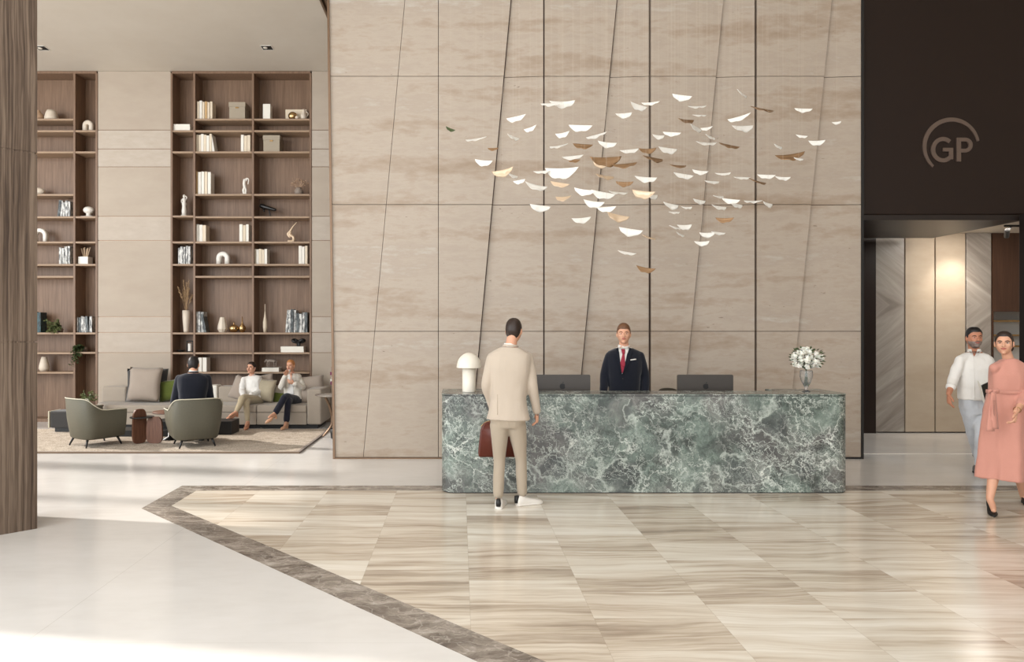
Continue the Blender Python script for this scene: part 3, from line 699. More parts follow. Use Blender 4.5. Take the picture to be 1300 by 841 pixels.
item('pot', 'beige tapered pot near the top of the left bookcase', 'pot', lambda b_, x, y, z: lathe(b_, VP(.125, .2, potp), (x, y, z)), M['ceramic'], 65.5, 152)
item('pot', 'tan rounded pot partly behind the column on the upper left shelf', 'pot', lambda b_, x, y, z: lathe(b_, VP(.1, .2, [(.6, 0), (1, .3), (.9, .6), (.35, .9), (.4, 1), (.3, 1)]), (x, y, z)), M['ceramic_tan'], 48.5, 152)
item('pebble_ornament', 'cream pebble-shaped ornament beside the column in the left bookcase', 'ornament', lambda b_, x, y, z: ball(b_, (x, y, z+.075), .12, .08, .075, 18, 12), M['ceramic'], 49, 247.6)
item('mushroom_sculpture', 'cream mushroom-shaped sculpture in the left bookcase', 'sculpture', lambda b_, x, y, z: (box(b_, x-.12, x+.11, y-.07, y+.07, z, z+.02, .006), lathe(b_, [(.05, .02), (.04, .06), (.045, .08)], (x, y, z)), ball(b_, (x, y, z+.14), .1, .08, .068, 18, 12)), M['ceramic_w'], 112.5, 276)
item('vase', 'cream teardrop vase on the lowest shelf of the left bookcase', 'vase', lambda b_, x, y, z: lathe(b_, VP(.092, .28, [(.7, 0), (1, .2), (.95, .4), (.5, .97), (.4, 1), (.42, .9)]), (x, y, z)), M['ceramic'], 56, 473.6)
item('vase', 'white faceted teardrop vase on the middle bay shelf', 'vase', lambda b_, x, y, z: lathe(b_, VP(.095, .29, [(.6, 0), (1, .22), (.92, .45), (.5, .97), (.4, 1), (.42, .9)]), (x, y, z), 9), M['ceramic'], 282.6, 423.6, smooth=False)
item('gold_vase', 'squat round gold vase with a small spout beside the white vase', 'vase', lambda b_, x, y, z: (ball(b_, (x, y, z+.075), .092, .08, .075, 20, 12), lathe(b_, [(.015, .14), (.008, .2)], (x, y, z))), M['gold'], 297, 423.6)
item('gold_vase', 'gold gourd vase with a tall thin neck', 'vase', lambda b_, x, y, z: lathe(b_, [(.03, 0), (.062, .05), (.066, .1), (.03, .15), (.012, .19), (.006, .3)], (x, y, z)), M['gold'], 307.6, 423.6)
item('bottle_vase', 'cream slim bottle vase with a needle neck in the right bay', 'vase', lambda b_, x, y, z: lathe(b_, [(.028, 0), (.04, .1), (.038, .2), (.014, .34), (.006, .42), (.007, .54)], (x, y, z)), M['cream'], 336.5, 423.6)
def knot(bm, x, y, z):
    rings = []
    for k in range(49):
        t = 2*pi*k/48; rings.append(Vector((x+.065*(sin(t)+.9*sin(2*t)), y+.03*sin(3*t), z+.07+.035*(cos(t)-1.1*cos(2*t)))))
    tube(bm, rings[::3], .028, 10)
t = thing('knot_sculpture', 'glossy black knot sculpture on two white books', 'sculpture', (ix(379), YI, shelf_z(448.8)+.112)); bm = B(); knot(bm, ix(379), YI, shelf_z(448.8)+.12); build('body', bm, M['black'], t, True)
def horse(bm, x, y, z):
    tube(bm, [(x-.07, y, z+.11), (x-.02, y, z+.12), (x+.05, y, z+.11)], [.03, .028, .03], 8)
    for dx in (-.08, -.05, .04, .075): tube(bm, [(x+dx, y+.01, z+.1), (x+dx*1.1, y, z+.05), (x+dx*1.05, y, z)], [.012, .008, .007], 6)
    tube(bm, [(x-.08, y, z+.12), (x-.11, y, z+.13), (x-.13, y, z+.09)], [.022, .016, .01], 8); tube(bm, [(x+.06, y, z+.12), (x+.1, y, z+.1)], [.012, .006], 6)
t = thing('animal_sculpture', 'small dark wire animal sculpture on two flat white books', 'sculpture', (ix(345), YI, shelf_z(473.6)+.078)); bm = B(); horse(bm, ix(345), YI, shelf_z(473.6)+.084); build('body', bm, M['ceramic_grey'], t, True)
def twist(bm, x, y, z):
    tube(bm, [(x-.05, y, z+.02), (x+.03, y, z+.02), (x+.04, y, z+.1), (x-.03, y, z+.15), (x-.01, y, z+.2)], [.03, .035, .025, .03, .02], 10)
    tube(bm, [(x-.03, y, z+.1), (x-.07, y, z+.16), (x-.02, y, z+.22), (x+.03, y, z+.3), (x+.1, y, z+.38)], [.02, .02, .022, .014, .008], 10)
item('twisted_sculpture', 'pale gold twisted sculpture in the right bay', 'sculpture', twist, M['leaf_cream'], 370, 308)
def telescope(bm, x, y, z):
    tube(bm, [(x-.13, y, z+.22), (x+.13, y-.04, z+.14)], [.045, .028], 14)
    tube(bm, [(x, y, z+.17), (x+.03, y, z+.05)], .012, 8); lathe(bm, [(.05, 0), (.045, .02), (.02, .03)], (x+.04, y, z)); tube(bm, [(x-.1, y, z+.19), (x-.08, y-.03, z+.12)], [.02, .018], 8)
item('desk_telescope', 'small black telescope sculpture on a stand in the right bay', 'sculpture', telescope, M['black_metal'], 341, 276)
item('bowl', 'flat black bowl in the narrow bay beside the framed candle', 'bowl', lambda b_, x, y, z: lathe(b_, [(.03, 0), (.075, .03), (.08, .04), (.07, .04), (.03, .015)], (x, y, z)), M['black'], 229.5, 448.8)
z = shelf_z(448.8); t = thing('candle_lantern', 'black rounded frame lantern holding a cream candle', 'lantern', (ix(241), YI, z))
bm = B()
for (a, b_) in (((-.055, 0), (-.055, .19)), ((.055, 0), (.055, .19)), ((-.055, .0), (.055, .0)), ((-.055, .2), (.055, .2))): tube(bm, [(ix(241)+a[0], YI, z+a[1]+.01), (ix(241)+b_[0], YI, z+b_[1]+.01)], .009, 8)
build('frame', bm, M['black'], t, True); bm = B(); lathe(bm, [(.033, .02), (.033, .16), (.01, .165)], (ix(241), YI, z)); build('candle', bm, M['ceramic_w'], t)

# plants on shelves
def leaf_quad(bm, p, d, n_, L, Wd):
    s = d.cross(n_).normalized(); a = p; b_ = p+d*L*.5+s*Wd+n_*L*.06; c = p+d*L; e = p+d*L*.5-s*Wd+n_*L*.06
    m_ = p+d*L*.5-n_*.002
    vs = [bm.verts.new(v) for v in (a, b_, c, e, m_)]
    bm.faces.new((vs[0], vs[1], vs[4])); bm.faces.new((vs[1], vs[2], vs[4])); bm.faces.new((vs[2], vs[3], vs[4])); bm.faces.new((vs[3], vs[0], vs[4]))
def trailing(name, label, cx, cy, rx, ry, shy, seed, n=130, mats=('leaf_g', 'stem')):
    rr_ = random.Random(seed); z = shelf_z(shy); t = thing(name, label, 'plant', (ix(cx), YI-.05, z))
    bm = B(); lathe(bm, [(.045, 0), (.06, .05), (.055, .09), (.045, .09)], (ix(cx), YI+.03, z), 14); build('pot', bm, M['ceramic_grey'], t, True)
    st, lf = B(), B()
    for k in range(11):
        x1 = ix(cx+rr_.uniform(-rx, rx)); z1 = iz(cy+rr_.uniform(-ry, ry)); y1 = YI-.17+rr_.uniform(-.07, .06); pts = [(ix(cx), YI+.03, z+.07), ((ix(cx)+x1)/2, YI-.08, max(z+.13, (z+z1)/2)), (x1, y1, z1)]
        tube(st, pts, .003, 5)
        for j in range(n//11):
            f = rr_.uniform(.25, 1); p = Vector(pts[0])*(1-f)**2+Vector(pts[1])*2*f*(1-f)+Vector(pts[2])*f*f
            d = Vector((rr_.uniform(-1, 1), rr_.uniform(-1, .6), rr_.uniform(-1, .5))).normalized(); leaf_quad(lf, p, d, d.orthogonal().normalized(), rr_.uniform(.04, .07), .018)
    build('stem', st, M[mats[1]], t); build('foliage', lf, M[mats[0]], t)
trailing('trailing_plant', 'leafy green plant spilling over a shelf of the left bookcase', 75, 414, 11, 10, 423.6, 3, 420)
trailing('trailing_plant', 'dark green trailing plant hanging beside an upright of the left bookcase', 105.5, 453, 7, 15, 448.3, 4, 420, ('leaf_d', 'stem'))
z = shelf_z(336.5); t = thing('stick_vase', 'white cube vase holding pale wooden sticks in the left bookcase', 'vase', (ix(108.5), YI, z))
bm = B(); box(bm, ix(102.3), ix(114.8), YI-.09, YI+.09, z, iz(326.5), .006); build('cube_vase', bm, M['ceramic_w'], t)
for k in range(6):
    bm = B(); a = (k-2.5)*.024; tube(bm, [(ix(108.5)+a*.4, YI, z+.1), (ix(108.5)+a*1.3, YI+.02*(k % 2), iz(316)+.01*(k % 3))], [.006, .009], 6); build('stick', bm, M['leaf_cream'], t)
z = shelf_z(423.6); t = thing('pampas_vase', 'tall cream floor-style vase of dried pampas in the narrow bay', 'vase', (ix(236.5), YI, z))
bm = B(); lathe(bm, [(.045, 0), (.05, .03), (.068, .25), (.07, .42), (.058, .42), (.055, .3)], (ix(236.5), YI, z)); build('vase', bm, M['ceramic'], t, True)
rr_ = random.Random(9)
for k in range(9):
    bm = B(); x1 = ix(228+k*1.9+rr_.uniform(-1, 1)); z1 = iz(356+rr_.uniform(0, 26)); p0 = Vector((ix(236.5), YI, z+.35)); p1 = Vector((x1, YI+rr_.uniform(-.08, .06), z1))
    tube(bm, [p0, p0.lerp(p1, .5)+Vector((0, 0, .04)), p1], [.003, .004, .003], 6)
    q0 = p0.lerp(p1, .45)
    for j in range(40):
        f = rr_.random(); pp = q0.lerp(p1, f)+Vector((0, 0, .03*(1-f))); d = (p1-p0).normalized()*.8+Vector((rr_.uniform(-.7, .7), rr_.uniform(-.7, .7), rr_.uniform(-.2, .5))); d.normalize(); leaf_quad(bm, pp, d, d.orthogonal().normalized(), .04+.02*(1-f), .006)
    build('pampas_stem', bm, M['pampas'], t)
z = shelf_z(247.6); t = thing('dried_plant', 'dried brown flowers in a stone-grey pot in the right bay', 'plant', (ix(379.5), YI, z))
bm = B(); lathe(bm, [(.07, 0), (.085, .04), (.085, .09), (.05, .14), (.045, .15), (.035, .14)], (ix(379.5), YI, z)); build('pot', bm, M['ceramic_grey'], t, True)
bm = B()
for k in range(34):
    an = rr_.uniform(-1.2, 1.2); L = rr_.uniform(.1, .19); p1 = Vector((ix(379.5)+sin(an)*L, YI+rr_.uniform(-.08, .08), z+.14+cos(an)*L)); tube(bm, [(ix(379.5), YI, z+.13), p1], .002, 4)
    for j in range(5):
        d = Vector((rr_.uniform(-1, 1), rr_.uniform(-1, 1), rr_.uniform(-.3, 1))).normalized(); leaf_quad(bm, p1, d, d.orthogonal().normalized(), .026, .008)
build('flowers', bm, M['ceramic_tan'], t)
# ------------------------------------------------------------------ rug
rx1 = -2.27; bm = B()
box(bm, -9.5, rx1-.011, 9.942, 12.25, 0, .022, .006); rg = tag(build('rug', bm, M['rug']), 'large beige speckled rug under the lounge seating', 'rug')
bm = B()
for a, b_ in (((-9.5, 9.90), (rx1+.03, 9.94)), ((rx1-.01, 9.941), (rx1+.03, 12.28))): box(bm, a[0], b_[0], a[1], b_[1], 0, .026, .004)
build('binding', bm, M['rug_edge'], rg)

# ------------------------------------------------------------------ sofa
sf = thing('sofa', 'long low beige sofa with a chaise end on the lounge rug', 'sofa', (-4.3, 12.8, 0))
x0, x1, yf, yb = -6.35, -2.42, 12.38, 13.26
bm = B(); prism(bm, [(-6.16+.1, yf+.1), (x1-.08, yf+.08), (x1-.08, yb-.05), (-6.5, yb-.05)], .0, .08); build('plinth', bm, M['black'], sf)
def cushion_block(xa, xb, ya, yb_, z0, z1, bev=.035, poly=None):
    bm = B()
    if poly: 
        vs = prism(bm, poly, z0, z1); bmesh.ops.bevel(bm, geom=bm.edges[:], offset=bev, segments=3, profile=.6, affect='EDGES')
    else: box(bm, xa, xb, ya, yb_, z0, z1, bev, 3)
    return bm
xm = -4.45
for pl, nm in (([(-6.16, yf), (xm-.004, yf), (xm-.004, yb), (-6.6, yb), (-6.55, 12.8)], 0), ([(xm+.004, yf), (-3.56, yf), (-3.56, yb), (xm+.004, yb)], 1), ([(-3.55, yf), (-2.68, yf), (-2.68, yb), (-3.55, yb)], 1)):
    o = build('base', cushion_block(0, 0, 0, 0, .075, .285, .015, pl), M['sofa'], sf); 
    o = build('seat_cushion', cushion_block(0, 0, 0, 0, .287, .415, .03, [(a*1.0, b_-(.012 if b_ == yf else 0)) for a, b_ in pl]), M['sofa'], sf)
build('armrest', cushion_block(-2.675, x1, yf-.01, yb, .075, .70, .035), M['sofa'], sf)
for xa, xb in ((-4.44, -3.56), (-3.55, -2.68)):
    build('backrest', cushion_block(xa, xb, 13.0, yb, .40, .70, .04), M['sofa'], sf)
build('backrest', cushion_block(-6.58, -6.12, 13.0, yb, .40, .69, .04), M['sofa'], sf)
build('backrest', cushion_block(-4.62, -4.45, 12.98, yb, .40, .72, .03), M['paper'], sf)

def pillow(name, label, cx, cz, Y, w, h, mat, tilt=0, lean=.25, th=.09, yaw=0):
    bm = B(); n = 13
    def pt(u, v, s):
        e = (1-abs(u)**2.6)*(1-abs(v)**2.6); pin = 1-.07*(1-abs(u*v))*max(abs(u), abs(v))
        return Vector((u*w/2*pin, s*th*max(e, 0)**.45, v*h/2*pin+.0))
    g = [[[None]*n for _ in range(n)] for _ in range(2)]
    for s in (0, 1):
        for i in range(n):
            for j in range(n):
                u, v = -1+2*i/(n-1), -1+2*j/(n-1)
                if s == 1 and (i in (0, n-1) or j in (0, n-1)): g[1][i][j] = g[0][i][j]; continue
                g[s][i][j] = bm.verts.new(pt(u, v, -1 if s == 0 else 1))
        for i in range(n-1):
            for j in range(n-1): bm.faces.new((g[s][i][j], g[s][i+1][j], g[s][i+1][j+1], g[s][i][j+1]))
    m = Matrix.Rotation(yaw, 3, 'Z') @ Matrix.Rotation(-lean, 3, 'X') @ Matrix.Rotation(tilt, 3, 'Y')
    for v in bm.verts: v.co = m @ (v.co + v.co.normalized()*.006*noise.noise(v.co*9)) + Vector((cx, Y, cz))
    o = build(name, bm, mat, None, True); tag(o, label, 'cushion'); return o
def pz(y, Y): return EYE+(420-y)*Y/FPX
def pX(x, Y): return (x-584)*Y/FPX
pillow('cushion', 'charcoal cushion behind the large beige cushion at the left of the sofa', pX(184.5, 12.95), pz(489.5, 12.95), 13.02, .76, .6, M['grey_fab'], 0, .12, .06)
pillow('cushion', 'large plain beige cushion standing on the left of the sofa', pX(182.5, 12.8), pz(488.5, 12.8), 12.84, .60, .62, M['pillow'], .03, .2, .10)
pillow('cushion', 'moss green cushion left of the man in navy', pX(214, 12.9), pz(496.5, 12.9), 12.98, .42, .40, M['pillow_green'], -.12, .2, .08)
pillow('cushion', 'small pale cushion leaning behind the woman with brown hair', pX(305, 12.95), pz(494, 12.95), 13.0, .36, .44, M['pillow'], .35, .1, .07)
pillow('cushion', 'pale round-topped cushion behind the patterned one', pX(331, 13.0), pz(492, 13.0), 13.06, .46, .46, M['pillow'], -.15, .15, .07)
pillow('cushion', 'patterned stone cushion between the two seated women', pX(336.5, 12.85), pz(496, 12.85), 12.86, .36, .42, M['pillow_pat'], .12, .25, .08)
pillow('cushion', 'small green cushion beside the ginger-haired woman', pX(353.5, 12.95), pz(506, 12.95), 13.0, .22, .22, M['pillow_green'], .1, .25, .05)
pillow('cushion', 'plump oval beige cushion on top of the sofa armrest', pX(396, 12.9), pz(487, 12.9), 12.95, .42, .27, M['pillow'], -.12, .3, .10)
pillow('cushion', 'narrow beige cushion wedged beside the sofa armrest', pX(387, 12.8), pz(501, 12.8), 12.9, .24, .36, M['pillow'], .2, .2, .07)

# ------------------------------------------------------------------ armchairs
def sstep_(a, b, x): t = max(0, min(1, (x-a)/(b-a))); return t*t*(3-2*t)
def armchair(label, cx, cy, fx, fy, mats):
    yaw = math.atan2(-fx, fy)          # local +Y is the facing direction
    t = thing('armchair', label, 'armchair', (cx, cy, .026), 'armchairs on the rug'); Mx = Matrix.Translation((cx, cy, .022)) @ Matrix.Rotation(yaw, 4, 'Z')
    def fin(name, bm, mat, par=t, smooth=True):
        for v in bm.verts: v.co = Mx @ v.co
        return build(name, bm, mat, par, smooth)
    # wrap-around shell: path right arm front -> back -> left arm front
    path = []; hw, dp = .33, .30; n = 40
    for i in range(n+1):
        s = i/n*2-1      # -1..1
        a = abs(s)
        if a > .48:
            f = (a-.48)/.52; x = math.copysign(hw+.015*f, s); y = -dp+.19+f*(dp*2-.20); nx, ny = math.copysign(1, s), 0.0; h = .575+.0*f+ (.17*(1-min(1, f*3.2))**2)
        else:
            an = a/.48*(pi/2); ex, ey = sin(an)**.75, cos(an)**.75
            x = math.copysign(hw*ex, s); y = -dp+.19-.19*ey; nx, ny = math.copysign(sin(an), s), -cos(an); h = .695+.03*(1-a/.48) if a < .36 else .70+.045*(1-(a-.36)/.12)*.2
            h = .745
        h = .575+.17*(1-sstep_(.27, .52, a))
        path.append((x, y, nx, ny, h))
    # smooth heights
    hs = [p[4] for p in path]
    for _ in range(3): hs = [hs[0]]+[(hs[k-1]+hs[k]*2+hs[k+1])/4 for k in range(1, n)]+[hs[-1]]
    rings, pipe = [], []
    for (x, y, nx, ny, _), h in zip(path, hs):
        h -= .03; o = Vector((nx, ny, 0)); c = Vector((x, y, 0)); flare = .04; h0 = .115+.06*max(0, y)
        zt = h; ring = []
        for u, v in ((0, .0), (.012, -.0)): pass
        outp = [(-.05, h0), (-.025, h0+.02), (flare*.55, (h0+zt)/2), (flare, zt-.03), (flare-.012, zt), (flare-.055, zt), (flare-.07, zt-.03), (-.05, (h0+zt)/2), (-.075, h0+.05), (-.07, h0)]
        for du, z in outp: ring.append(c+o*du+Vector((0, 0, z)))
        rings.append(ring); pipe.append(c+o*(flare+.002)+Vector((0, 0, zt-.004)))
    bm = B(); loft(bm, rings)
    sh = fin('shell', bm, mats[0]); smooth_by_angle(sh, 50)
    bm = B(); tube(bm, pipe[::2], .007, 6); fin('piping', bm, M['piping'], sh)
    bm = B(); box(bm, -.27, .27, -.22, .33, .15, .40, .04, 3); fin('seat_cushion', bm, mats[0])
    bm = B(); box(bm, -.25, .25, -.20, .20, .27, .60, .05, 3)
    for v in bm.verts: v.co.y = v.co.y*.2-.21-(v.co.z-.3)*.12
    fin('back_cushion', bm, mats[0])
    bm = B()
    for a, b_ in (((-.2, -.2), (.2, -.2)), ((.2, -.2), (.2, .23)), ((.2, .23), (-.2, .23)), ((-.2, .23), (-.2, -.2))): tube(bm, [(*a, .12), (*b_, .12)], .014, 8)
    fin('base_frame', bm, M['black'])
    for x, y in ((-.2, -.2), (.2, -.2), (.2, .23), (-.2, .23)):
        bm = B(); tube(bm, [(x, y, .13), (x*1.24, y*1.22, .003)], [.020, .011], 8, round_ends=False); fin('leg', bm, M['black'])
    return t, Mx
chA, mA = armchair('sage green armchair at the left with its dark arm side showing, nobody in it', -5.44, 10.55, .26, .36, [M['sage']])
chB, mB = armchair('sage green armchair with the man in navy sitting in it, back to the viewer', -3.93, 10.50, -.27, .47, [M['sage']])

# ------------------------------------------------------------------ low tables
lt = thing('coffee_table', 'low black stepped coffee table on the rug in front of the sofa', 'coffee table', (-4.4, 11.7, .022))
bm = B(); box(bm, -5.0, -3.72, 11.55, 11.95, .022, .24, .006); build('block', bm, M['black'], lt)
bm = B(); box(bm, -5.75, -4.4, 11.35, 11.75, .022, .12, .006); build('lower_block', bm, M['black'], lt)
wt = thing('side_table', 'walnut side table made of two crossing rounded slabs with a thin dark top', 'side table', (-4.72, 10.75, .022))
def slab_panel(xc, yc, w_, h, ang, th=.035, low=.0):
    bm = B(); P = []
    for i in range(28):
        t = 2*pi*i/28; x = math.copysign(abs(cos(t))**(.55), cos(t))*w_/2; z = math.copysign(abs(sin(t))**(.5), sin(t))*h/2
        x *= 1+.12*(-z/h); P.append((x, z+h/2))
    lo = [bm.verts.new((x, -th/2, z)) for x, z in P]; hi = [bm.verts.new((x, th/2, z)) for x, z in P]
    bm.faces.new(lo); bm.faces.new(hi)
    for i in range(28): bm.faces.new((lo[i], lo[(i+1) % 28], hi[(i+1) % 28], hi[i]))
    bmesh.ops.bevel(bm, geom=[e for e in bm.edges if len(e.link_faces) == 2 and e.calc_face_angle(0) > .9], offset=.006, segments=1, affect='EDGES')
    m = Matrix.Rotation(ang, 3, 'Z')
    for v in bm.verts: v.co = m @ v.co + Vector((xc, yc, .022+low))
    return bm
build('panel', slab_panel(-4.82, 10.66, .22, .52, .95), M['table_wood'], wt); build('panel', slab_panel(-4.60, 10.68, .25, .40, -.12), M['table_wood'], wt)
bm = B(); lathe(bm, [(.0, 0), (.17, 0), (.175, .008), (.17, .016), (0, .016)], (-4.80, 10.70, .405), 28); build('table_top', bm, M['black'], wt)
wt2 = thing('side_table', 'small round wood-topped table between the slab table and the occupied armchair', 'side table', (-4.5, 11.0, .022))
bm = B(); lathe(bm, [(0, 0), (.25, 0), (.262, .012), (.25, .025), (0, .025)], (-4.52, 11.05, .44), 30); build('table_top', bm, M['table_wood'], wt2, True)
bm = B(); lathe(bm, [(.12, 0), (.12, .015), (.03, .05), (.028, .418)], (-4.52, 11.05, .022), 20); build('pedestal', bm, M['black_metal'], wt2, True)
bw_ = thing('table_plant', 'low dark green plant in a bowl on the black coffee table', 'plant', (-4.75, 11.75, .24))
bm = B(); lathe(bm, [(.05, 0), (.09, .04), (.1, .07), (.09, .07)], (-4.75, 11.75, .24), 16); build('bowl', bm, M['black'], bw_, True)
bm = B()
for k in range(150):
    d = Vector((rr_.uniform(-1, 1), rr_.uniform(-1, 1), rr_.uniform(0, 1))).normalized(); leaf_quad(bm, Vector((-4.75, 11.75, .29))+d*rr_.uniform(.02, .09), d, d.orthogonal().normalized(), .06, .014)
build('foliage', bm, M['leaf_d'], bw_)
ot = thing('ottoman', 'dark square ottoman with a pale edge behind the empty armchair', 'ottoman', (-6.72, 12.0, 0))
bm = B(); box(bm, -6.86, -6.47, 11.85, 12.2, .09, .37, .03, 3); build('cushion_block', bm, M['grey_fab'], ot); bm = B(); box(bm, -6.89, -6.865, 11.85, 12.2, .09, .37, .008); build('pale_edge', bm, M['piping'], ot); bm = B(); box(bm, -6.8, -6.5, 11.9, 12.15, 0.02, .09); build('plinth', bm, M['black'], ot)
st = thing('side_table', 'low dark square side table beside the left end of the sofa', 'side table', (-6.3, 12.1, 0))
bm = B(); box(bm, -6.43, -6.20, 11.9, 12.34, .40, .43, .006); build('table_top', bm, M['table_wood'], st)
for x, y in ((-6.41, 11.93), (-6.22, 11.93), (-6.41, 12.31), (-6.22, 12.31)):
    bm = B(); box(bm, x-.012, x+.012, y-.012, y+.012, 0, .4); build('leg', bm, M['black_metal'], st)
pv = thing('potted_plant', 'grey-green sprigs in a white vase on the dark side table left of the sofa', 'plant', (-6.36, 12.1, .43))
bm = B(); lathe(bm, [(.035, 0), (.05, .03), (.045, .09), (.03, .13), (.025, .12)], (-6.36, 12.1, .43), 16); build('vase', bm, M['ceramic_w'], pv, True)
bm = B()
for k in range(16):
    x1 = -6.36+rr_.uniform(-.12, .16); p1 = Vector((x1, 12.1+rr_.uniform(-.08, .08), .53+rr_.uniform(.0, .17))); tube(bm, [(-6.36, 12.1, .54), p1], .003, 4)
    for j in range(9):
        d = Vector((rr_.uniform(-1, 1), rr_.uniform(-1, 1), rr_.uniform(-.5, 1))).normalized(); leaf_quad(bm, Vector((-6.36, 12.1, .54)).lerp(p1, rr_.uniform(.4, 1)), d, d.orthogonal().normalized(), .05, .014)
build('foliage', bm, M['leaf_g'], pv)
# right side table with curved legs, orchid, black pot
xr, yr = -2.02, 11.5
rt = thing('side_table', 'round dark marble side table on curved metal legs at the right end of the sofa', 'side table', (xr, yr, 0))
bm = B(); lathe(bm, [(0, 0), (.30, 0), (.33, .012), (.33, .022), (0, .03)], (xr, yr, .665), 36); build('table_top', bm, M['border'], rt, True)
for k in range(3):
    a = math.radians(200+k*120); u = Vector((cos(a), sin(a), 0)); bm = B(); c = Vector((xr, yr, 0))
    tube(bm, [c+u*.17+Vector((0, 0, .66)), c+u*.08+Vector((0, 0, .45)), c+u*.06+Vector((0, 0, .2)), c+u*.2+Vector((0, 0, .012))], [.02, .022, .022, .014], 10, flat=(Vector((-u.y, u.x, 0)), 1.0)); build('leg', bm, M['bronze'], rt, True)
orc = thing('orchid', 'white and purple orchid on the round side table at the edge of the travertine wall', 'plant', (xr+.07, yr, .695))
bm = B(); lathe(bm, [(.05, 0), (.075, .05), (.075, .1), (.065, .1)], (xr+.1, yr, .695), 18); build('pot', bm, M['ceramic_w'], orc, True)
bm = B(); fl, fp = B(), B()
for s in (-1, 0, 1): 
    tube(bm, [(xr+.1, yr, .78), (xr+.06+.03*s, yr, 1.0), (xr+.02+.07*s, yr-.03, 1.13)], .005, 5)
for k in range(22):
    c = Vector((xr+.04+rr_.uniform(-.1, .12), yr+rr_.uniform(-.08, .05), rr_.uniform(.80, 1.15)))
    for j in range(5):
        a = 2*pi*j/5; d = Vector((cos(a), -.25, sin(a))).normalized(); leaf_quad(fl if k % 3 else fp, c, d, Vector((0, -1, 0)), .045, .018)
build('stem', bm, M['leaf_d'], orc); build('white_petals', fl, M['flower_w'], orc); build('purple_petals', fp, M['flower_p'], orc)
bm = B(); lathe(bm, [(.09, 0), (.12, .02), (.13, .16), (.115, .17), (.11, .1)], (-1.93, 11.25, 0), 20); single('floor_pot', 'black pot on the floor under the round side table', 'pot', bm, M['black'])

# ------------------------------------------------------------------ reception desk
YD = 7.48; XL, XR = -.195, 4.13; r = .15
def corner(cx, cy, a0, a1, r, n=8): return [(cx+r*cos(math.radians(a0+(a1-a0)*k/n)), cy+r*sin(math.radians(a0+(a1-a0)*k/n))) for k in range(n+1)]
def desk_outline(g=0, depth=.43, wing=.70):
    P = corner(XL+r, YD+r, 180, 270, r+g)+corner(XR-r, YD+r, 270, 360, r+g)
    P += [(XR+g, YD+wing), (3.52, YD+wing), (3.52, YD+depth), (.32, YD+depth), (.32, YD+wing), (XL-g, YD+wing)]
    return P
dk = thing('reception_desk', 'long green veined marble reception desk with rounded corners', 'reception desk', (1.97, 7.8, 0))
bm = B(); prism(bm, desk_outline(-.012), 0, .012); build('plinth', bm, M['black'], dk)
bm = B(); prism(bm, desk_outline(), .012, 1.026); build('body', bm, M['green'], dk)
bm = B(); prism(bm, desk_outline(-.008), 1.026, 1.034); build('shadow_gap', bm, M['black'], dk)
bm = B(); prism(bm, desk_outline(.004), 1.034, 1.048); bmesh.ops.bevel(bm, geom=[e for e in bm.edges if e.calc_length() > 0 and abs(e.verts[0].co.z-e.verts[1].co.z) < 1e-5], offset=.003, segments=1, affect='EDGES'); build('counter_top', bm, M['green'], dk)
bm = B(); box(bm, .33, 3.51, YD+.432, YD+.95, .70, .73, .004); build('work_surface', bm, M['walnut'], dk)
for x in (.36, 1.95, 3.46):
    bm = B(); box(bm, x-.02, x+.02, YD+.44, YD+.9, 0, .70); build('support_panel', bm, M['walnut'], dk)

def imac(label, x0, x1, ytop, Y=8.2):
    xa, xb = pX(x0, Y), pX(x1, Y); zt = pz(ytop, Y); xc = (xa+xb)/2; h = (xb-xa)*.68
    t = thing('desktop_computer', label, 'computer', (xc, Y, .73), 'desktop computers on the reception desk')
    def cr_(cx_, cz_, a0, rr=.018): return [(cx_+rr*cos(math.radians(a0+k*15)), cz_+rr*sin(math.radians(a0+k*15))) for k in range(7)]
    bm = B(); slab_xz(bm, cr_(xb-.018, zt-.018, 0)+cr_(xa+.018, zt-.018, 90)+cr_(xa+.018, zt-h+.018, 180)+cr_(xb-.018, zt-h+.018, 270), Y, Y+.02); build('housing', bm, M['imac'], t)
    bm = B(); box(bm, xa+.012, xb-.012, Y+.02, Y+.023, zt-h+.07, zt-.012); build('screen', bm, M['screen'], t)
    bm = B(); box(bm, xc-.09, xc+.09, Y-.03, Y-.001, .742, zt-h+.12, .003); build('stand', bm, M['imac'], t)
    bm = B(); box(bm, xc-.1, xc+.1, Y-.06, Y+.13, .731, .741, .002); build('foot', bm, M['imac'], t)
    # fruit mark on the back: body with bite, leaf
    lg = B(); cx, cz, s = pX(714 if x0 < 700 else 896, Y), pz(490.8, Y), .034; P = []
    for i in range(40):
        a = 2*pi*i/40+pi/2; rr = s*(1-.10*max(0, cos(a-pi/2))**8-.06*max(0, cos(a+pi/2))**10); x = cx+rr*.96*cos(a); z_ = cz+rr*sin(a)
        bx_, bz_ = cx+s*1.22, cz+s*.12      # bite centre (image right)
        dd = math.hypot(x-bx_, z_-bz_)
        if dd < s*.48: k_ = s*.48/dd; x = bx_+(x-bx_)*k_; z_ = bz_+(z_-bz_)*k_
        P.append((x, z_))
    slab_xz(lg, P, Y-.004, Y+.001); P = []
    for i in range(12):
        a = 2*pi*i/12; u, v = .30*s*cos(a), .13*s*sin(a); P.append((cx+s*.18+u*.6-v*.8, cz+s*1.27+u*.8+v*.6))
    slab_xz(lg, P, Y-.004, Y+.001); build('fruit_logo', lg, M['black'], t)
    kb = thing('keyboard', 'slim keyboard on the work surface behind the '+('left' if x0 < 700 else 'right')+' computer', 'keyboard', (xc, Y+.15, .73))
imac('dark grey desktop computer seen from behind, between the two standing men', 680, 749.5, 476)
imac('dark grey desktop computer seen from behind, right of the receptionist', 860, 931, 476)
for o in [o for o in bpy.data.objects if o.name.startswith('keyboard')]: bpy.data.objects.remove(o)

